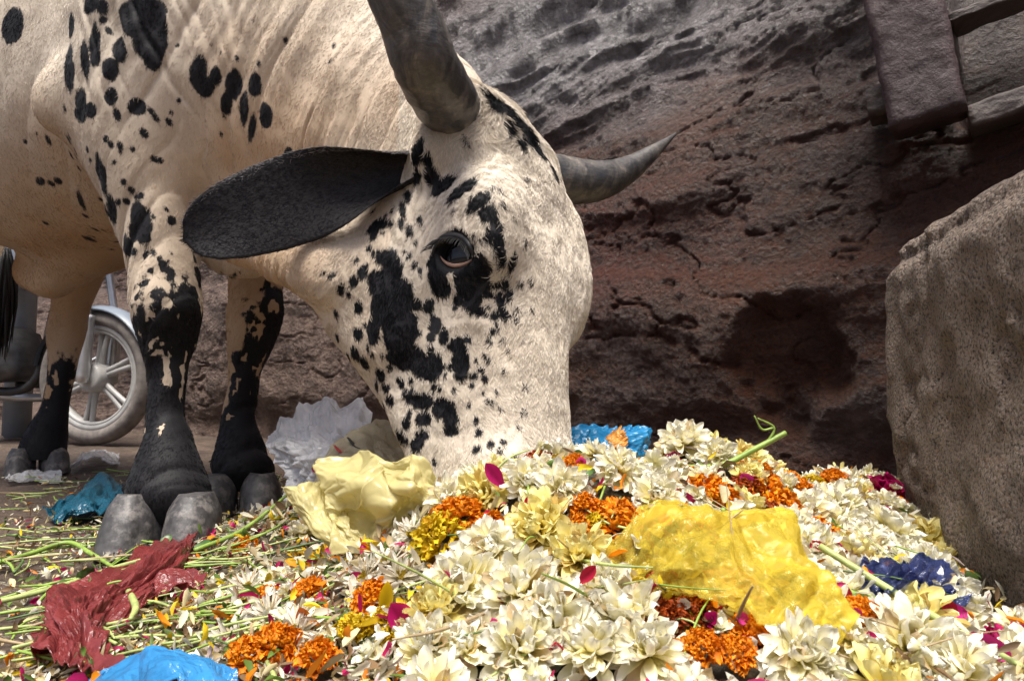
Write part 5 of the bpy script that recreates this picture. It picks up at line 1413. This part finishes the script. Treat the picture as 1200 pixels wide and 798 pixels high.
patch('plastic_bag', [
  [oh(712, 655, .010), oh(762, 625, .020), oh(832, 622, .024), oh(893, 638, .018), oh(938, 665, .008)],
  [oh(703, 690, .012), oh(762, 664, .038), oh(842, 660, .044), oh(912, 682, .036), oh(972, 712, .010)],
  [oh(716, 704, .012), oh(775, 702, .034), oh(852, 714, .042), oh(922, 732, .034), oh(987, 752, .010)],
  [oh(742, 708, .010), oh(800, 728, .018), oh(860, 748, .022), oh(915, 776, .018), oh(972, 795, .010)]], 190, 170, .017, 5, Y_, 'clear yellow plastic bag spread over the middle of the flower heap', pleat=(.0015, 1, 13), flat=False, edge=.010, fm=1.25)
C_ = plastic('cream_film', (.76, .70, .38), .22, .25, .5, .08, .12)
cb = empty('plastic_bag', tuple(on_heap(430, 630))); tag(cb, 'crumpled opaque cream yellow bag standing open against the muzzle', 'bag')
CB = np.array(cb.location)
def lc(x, y, d): return P(x, y, d) - CB
patch('bag_wall', [[lc(372, 548, .80), lc(420, 533, .79), lc(455, 541, .745), lc(483, 530, .73), lc(513, 558, .725)],
  [lc(378, 572, .76), lc(420, 562, .72), lc(452, 562, .735), lc(480, 565, .70), lc(506, 576, .715)],
  [lc(385, 602, .74), lc(425, 602, .74), lc(455, 596, .69), lc(480, 592, .715), lc(494, 596, .69)],
  [lc(402, 650, .72), lc(430, 645, .70), lc(455, 635, .705), lc(474, 626, .69), lc(486, 622, .70)]], 120, 110, .013, 11, C_, pleat=(.008, 0, 8), parent=cb, flat=False, edge=.005)
patch('bag_flap', [[lc(333, 572, .80), lc(352, 570, .78), lc(380, 566, .80), lc(395, 580, .78)],
  [lc(340, 590, .77), lc(362, 602, .745), lc(385, 600, .755), lc(402, 600, .74)],
  [lc(360, 618, .755), lc(385, 632, .72), lc(402, 628, .72), lc(415, 622, .715)],
  [lc(385, 640, .73), lc(400, 648, .71), lc(415, 645, .705), lc(428, 640, .70)]], 80, 80, .009, 21, C_, pleat=(.004, 1, 6), parent=cb, flat=False, edge=.004)
S_ = plastic('silver_film', (.92, .92, .93), .06, .08, .3)
patch('plastic_bag', [[P(308, 512, 1.36), P(345, 488, 1.36), P(385, 472, 1.38), P(432, 482, 1.36)], [P(318, 533, 1.30), P(350, 518, 1.26), P(392, 503, 1.26), P(440, 500, 1.28)],
  [P(335, 560, 1.27), P(362, 548, 1.22), P(402, 535, 1.22), P(445, 525, 1.25)], [P(340, 590, 1.25), P(375, 580, 1.2), P(410, 570, 1.2), P(450, 560, 1.25)]], 140, 120, .018, 31, S_, 'silvery white crumpled plastic sheet behind the jaw beside the far foreleg', pleat=(.008, 0, 14), fm=1.5)
B_ = plastic('beige_film', (.52, .45, .30), .05, .4, .25)
pb = patch('plastic_bag', [[P(398, 520, 1.12), P(440, 502, 1.12), P(475, 505, 1.12), P(510, 520, 1.12)], [P(376, 545, 1.08), P(420, 528, 1.04), P(470, 532, 1.03), P(515, 545, 1.05)],
  [P(365, 575, 1.05), P(420, 565, 1.0), P(480, 570, 1.0), P(520, 580, 1.02)]], 60, 50, .014, 41, B_, 'beige plastic bag with red and black print under the jaw')
INK = [simple_mat('red_print', (.42, .02, .03), .45, 0, .1, 30), simple_mat('black_print', (.015, .014, .015), .45, 0, .1, 30)]
for mt, pts in ((INK[0], [(392, 522, 1.062), (400, 530, 1.055), (412, 532, 1.045)]), (INK[1], [(408, 513, 1.06), (418, 524, 1.045), (430, 528, 1.035), (440, 533, 1.028)])):
    link_mesh('print', *tube([P(a, b, c) for a, b, c in pts], [.004, .008, .007, .003][:len(pts)], 16, 8, .25), mt, pb)
BL = plastic('blue_film', (.03, .28, .55), .1, .2, .3)
pk = patch('packet', [[P(668, 518, 1.10), P(695, 500, 1.12), P(728, 491, 1.13), P(755, 504, 1.13)], [P(664, 536, 1.07), P(698, 520, 1.06), P(732, 512, 1.07), P(757, 520, 1.09)],
  [P(665, 556, 1.05), P(700, 548, 1.03), P(735, 540, 1.04), P(760, 540, 1.06)]], 60, 50, .016, 51, BL, 'bright blue foil packet with an orange corner behind the muzzle', 'packet', pleat=(.004, 0, 10))
patch('packet_corner', [[P(700, 522, 1.035), P(716, 506, 1.04), P(728, 500, 1.045)], [P(702, 530, 1.03), P(720, 520, 1.03), P(735, 512, 1.035)], [P(706, 536, 1.028), P(722, 530, 1.025), P(733, 524, 1.03)]], 26, 26, .006, 52, simple_mat('orange_print', (.55, .25, .05), .35, 0, .2, 30), parent=pk)
DB = plastic('dark_blue_film', (.05, .065, .14), .50, .12, .25)
patch('plastic_bag', [[oh(1022, 694, .008), oh(1055, 688, .022), oh(1090, 690, .022), oh(1118, 704, .010)], [oh(1018, 708, .012), oh(1055, 706, .028), oh(1095, 710, .028), oh(1124, 720, .012)],
  [oh(1030, 720, .008), oh(1060, 722, .018), oh(1095, 728, .018), oh(1124, 732, .008)]], 60, 50, .016, 61, DB, 'dark blue shiny plastic bag lying at the foot of the stone block', pleat=(.004, 0, 12), fm=1.4)
TB = plastic('teal_film', (.012, .10, .16), .1, .25, .2)
patch('plastic_bag', [[oh(50, 612, .01), oh(85, 592, .02), oh(120, 572, .035), oh(146, 574, .02)], [oh(65, 616, .012), oh(95, 605, .035), oh(125, 592, .045), oh(146, 592, .025)],
  [oh(85, 617, .006), oh(110, 614, .02), oh(130, 610, .02), oh(146, 608, .008)]], 50, 40, .014, 71, TB, 'teal blue plastic bag lying behind the near front hoof', pleat=(.004, 0, 10))
RB = plastic('red_film', (.24, .045, .045), .10, .24, .3, .2, .5)
patch('plastic_bag', [[oh(206, 640, .012), oh(217, 634, .022), oh(229, 642, .022), oh(231, 654, .006)], [oh(170, 660, .006), oh(187, 657, .020), oh(206, 665, .024), oh(222, 678, .005)],
  [oh(122, 688, .006), oh(142, 690, .022), oh(166, 698, .026), oh(188, 704, .005)], [oh(62, 708, .006), oh(86, 716, .026), oh(121, 726, .032), oh(156, 730, .006)],
  [oh(36, 736, .006), oh(63, 746, .030), oh(96, 756, .034), oh(130, 760, .006)], [oh(45, 758, .005), oh(66, 770, .018), oh(95, 780, .018), oh(122, 782, .006)], [oh(34, 780, .005), oh(60, 796, .02), oh(95, 812, .02), oh(150, 815, .005)]], 130, 240, .014, 81, RB, 'faded red plastic bag twisted at one end in front of the hoof', pleat=(.003, 0, 30), fm=1.9, edge=.006)
patch('plastic_bag', [[oh(150, 706, .008), oh(170, 695, .014), oh(200, 688, .018), oh(238, 690, .012)], [oh(150, 722, .008), oh(175, 715, .014), oh(205, 706, .018), oh(240, 704, .010)]], 50, 30, .008, 83, RB, 'thin red plastic shred beside the twisted red bag')
SB = plastic('sky_blue_film', (.05, .30, .62), .08, .15, .35)
patch('plastic_bag', [[oh(118, 806, .004), oh(165, 793, .010), oh(205, 787, .016), oh(245, 792, .010), oh(275, 806, .004)], [oh(110, 830, .01), oh(160, 815, .03), oh(205, 812, .035), oh(250, 818, .025), oh(285, 830, .01)],
  [oh(120, 880, .01), oh(160, 870, .02), oh(205, 865, .03), oh(250, 870, .02), oh(280, 880, .01)]], 60, 50, .008, 91, SB, 'bright sky blue plastic bag right of the red bag nearest the camera', pleat=(.003, 0, 9))
WF = plastic('clear_film', (.7, .7, .7), .45, .12, .2)
patch('plastic_bag', [[oh(95, 542, .02), oh(115, 534, .03), oh(140, 536, .02)], [oh(80, 553, .01), oh(112, 550, .035), oh(140, 550, .02)]], 30, 24, .012, 95, WF, 'small clear plastic scrap on the ground beside the motorcycle wheel')
patch('plastic_bag', [[oh(10, 560, .01), oh(40, 556, .02), oh(70, 560, .01)], [oh(5, 570, .008), oh(40, 568, .015), oh(75, 568, .008)]], 30, 24, .010, 96, WF, 'small clear plastic scrap in front of the hind hoof')
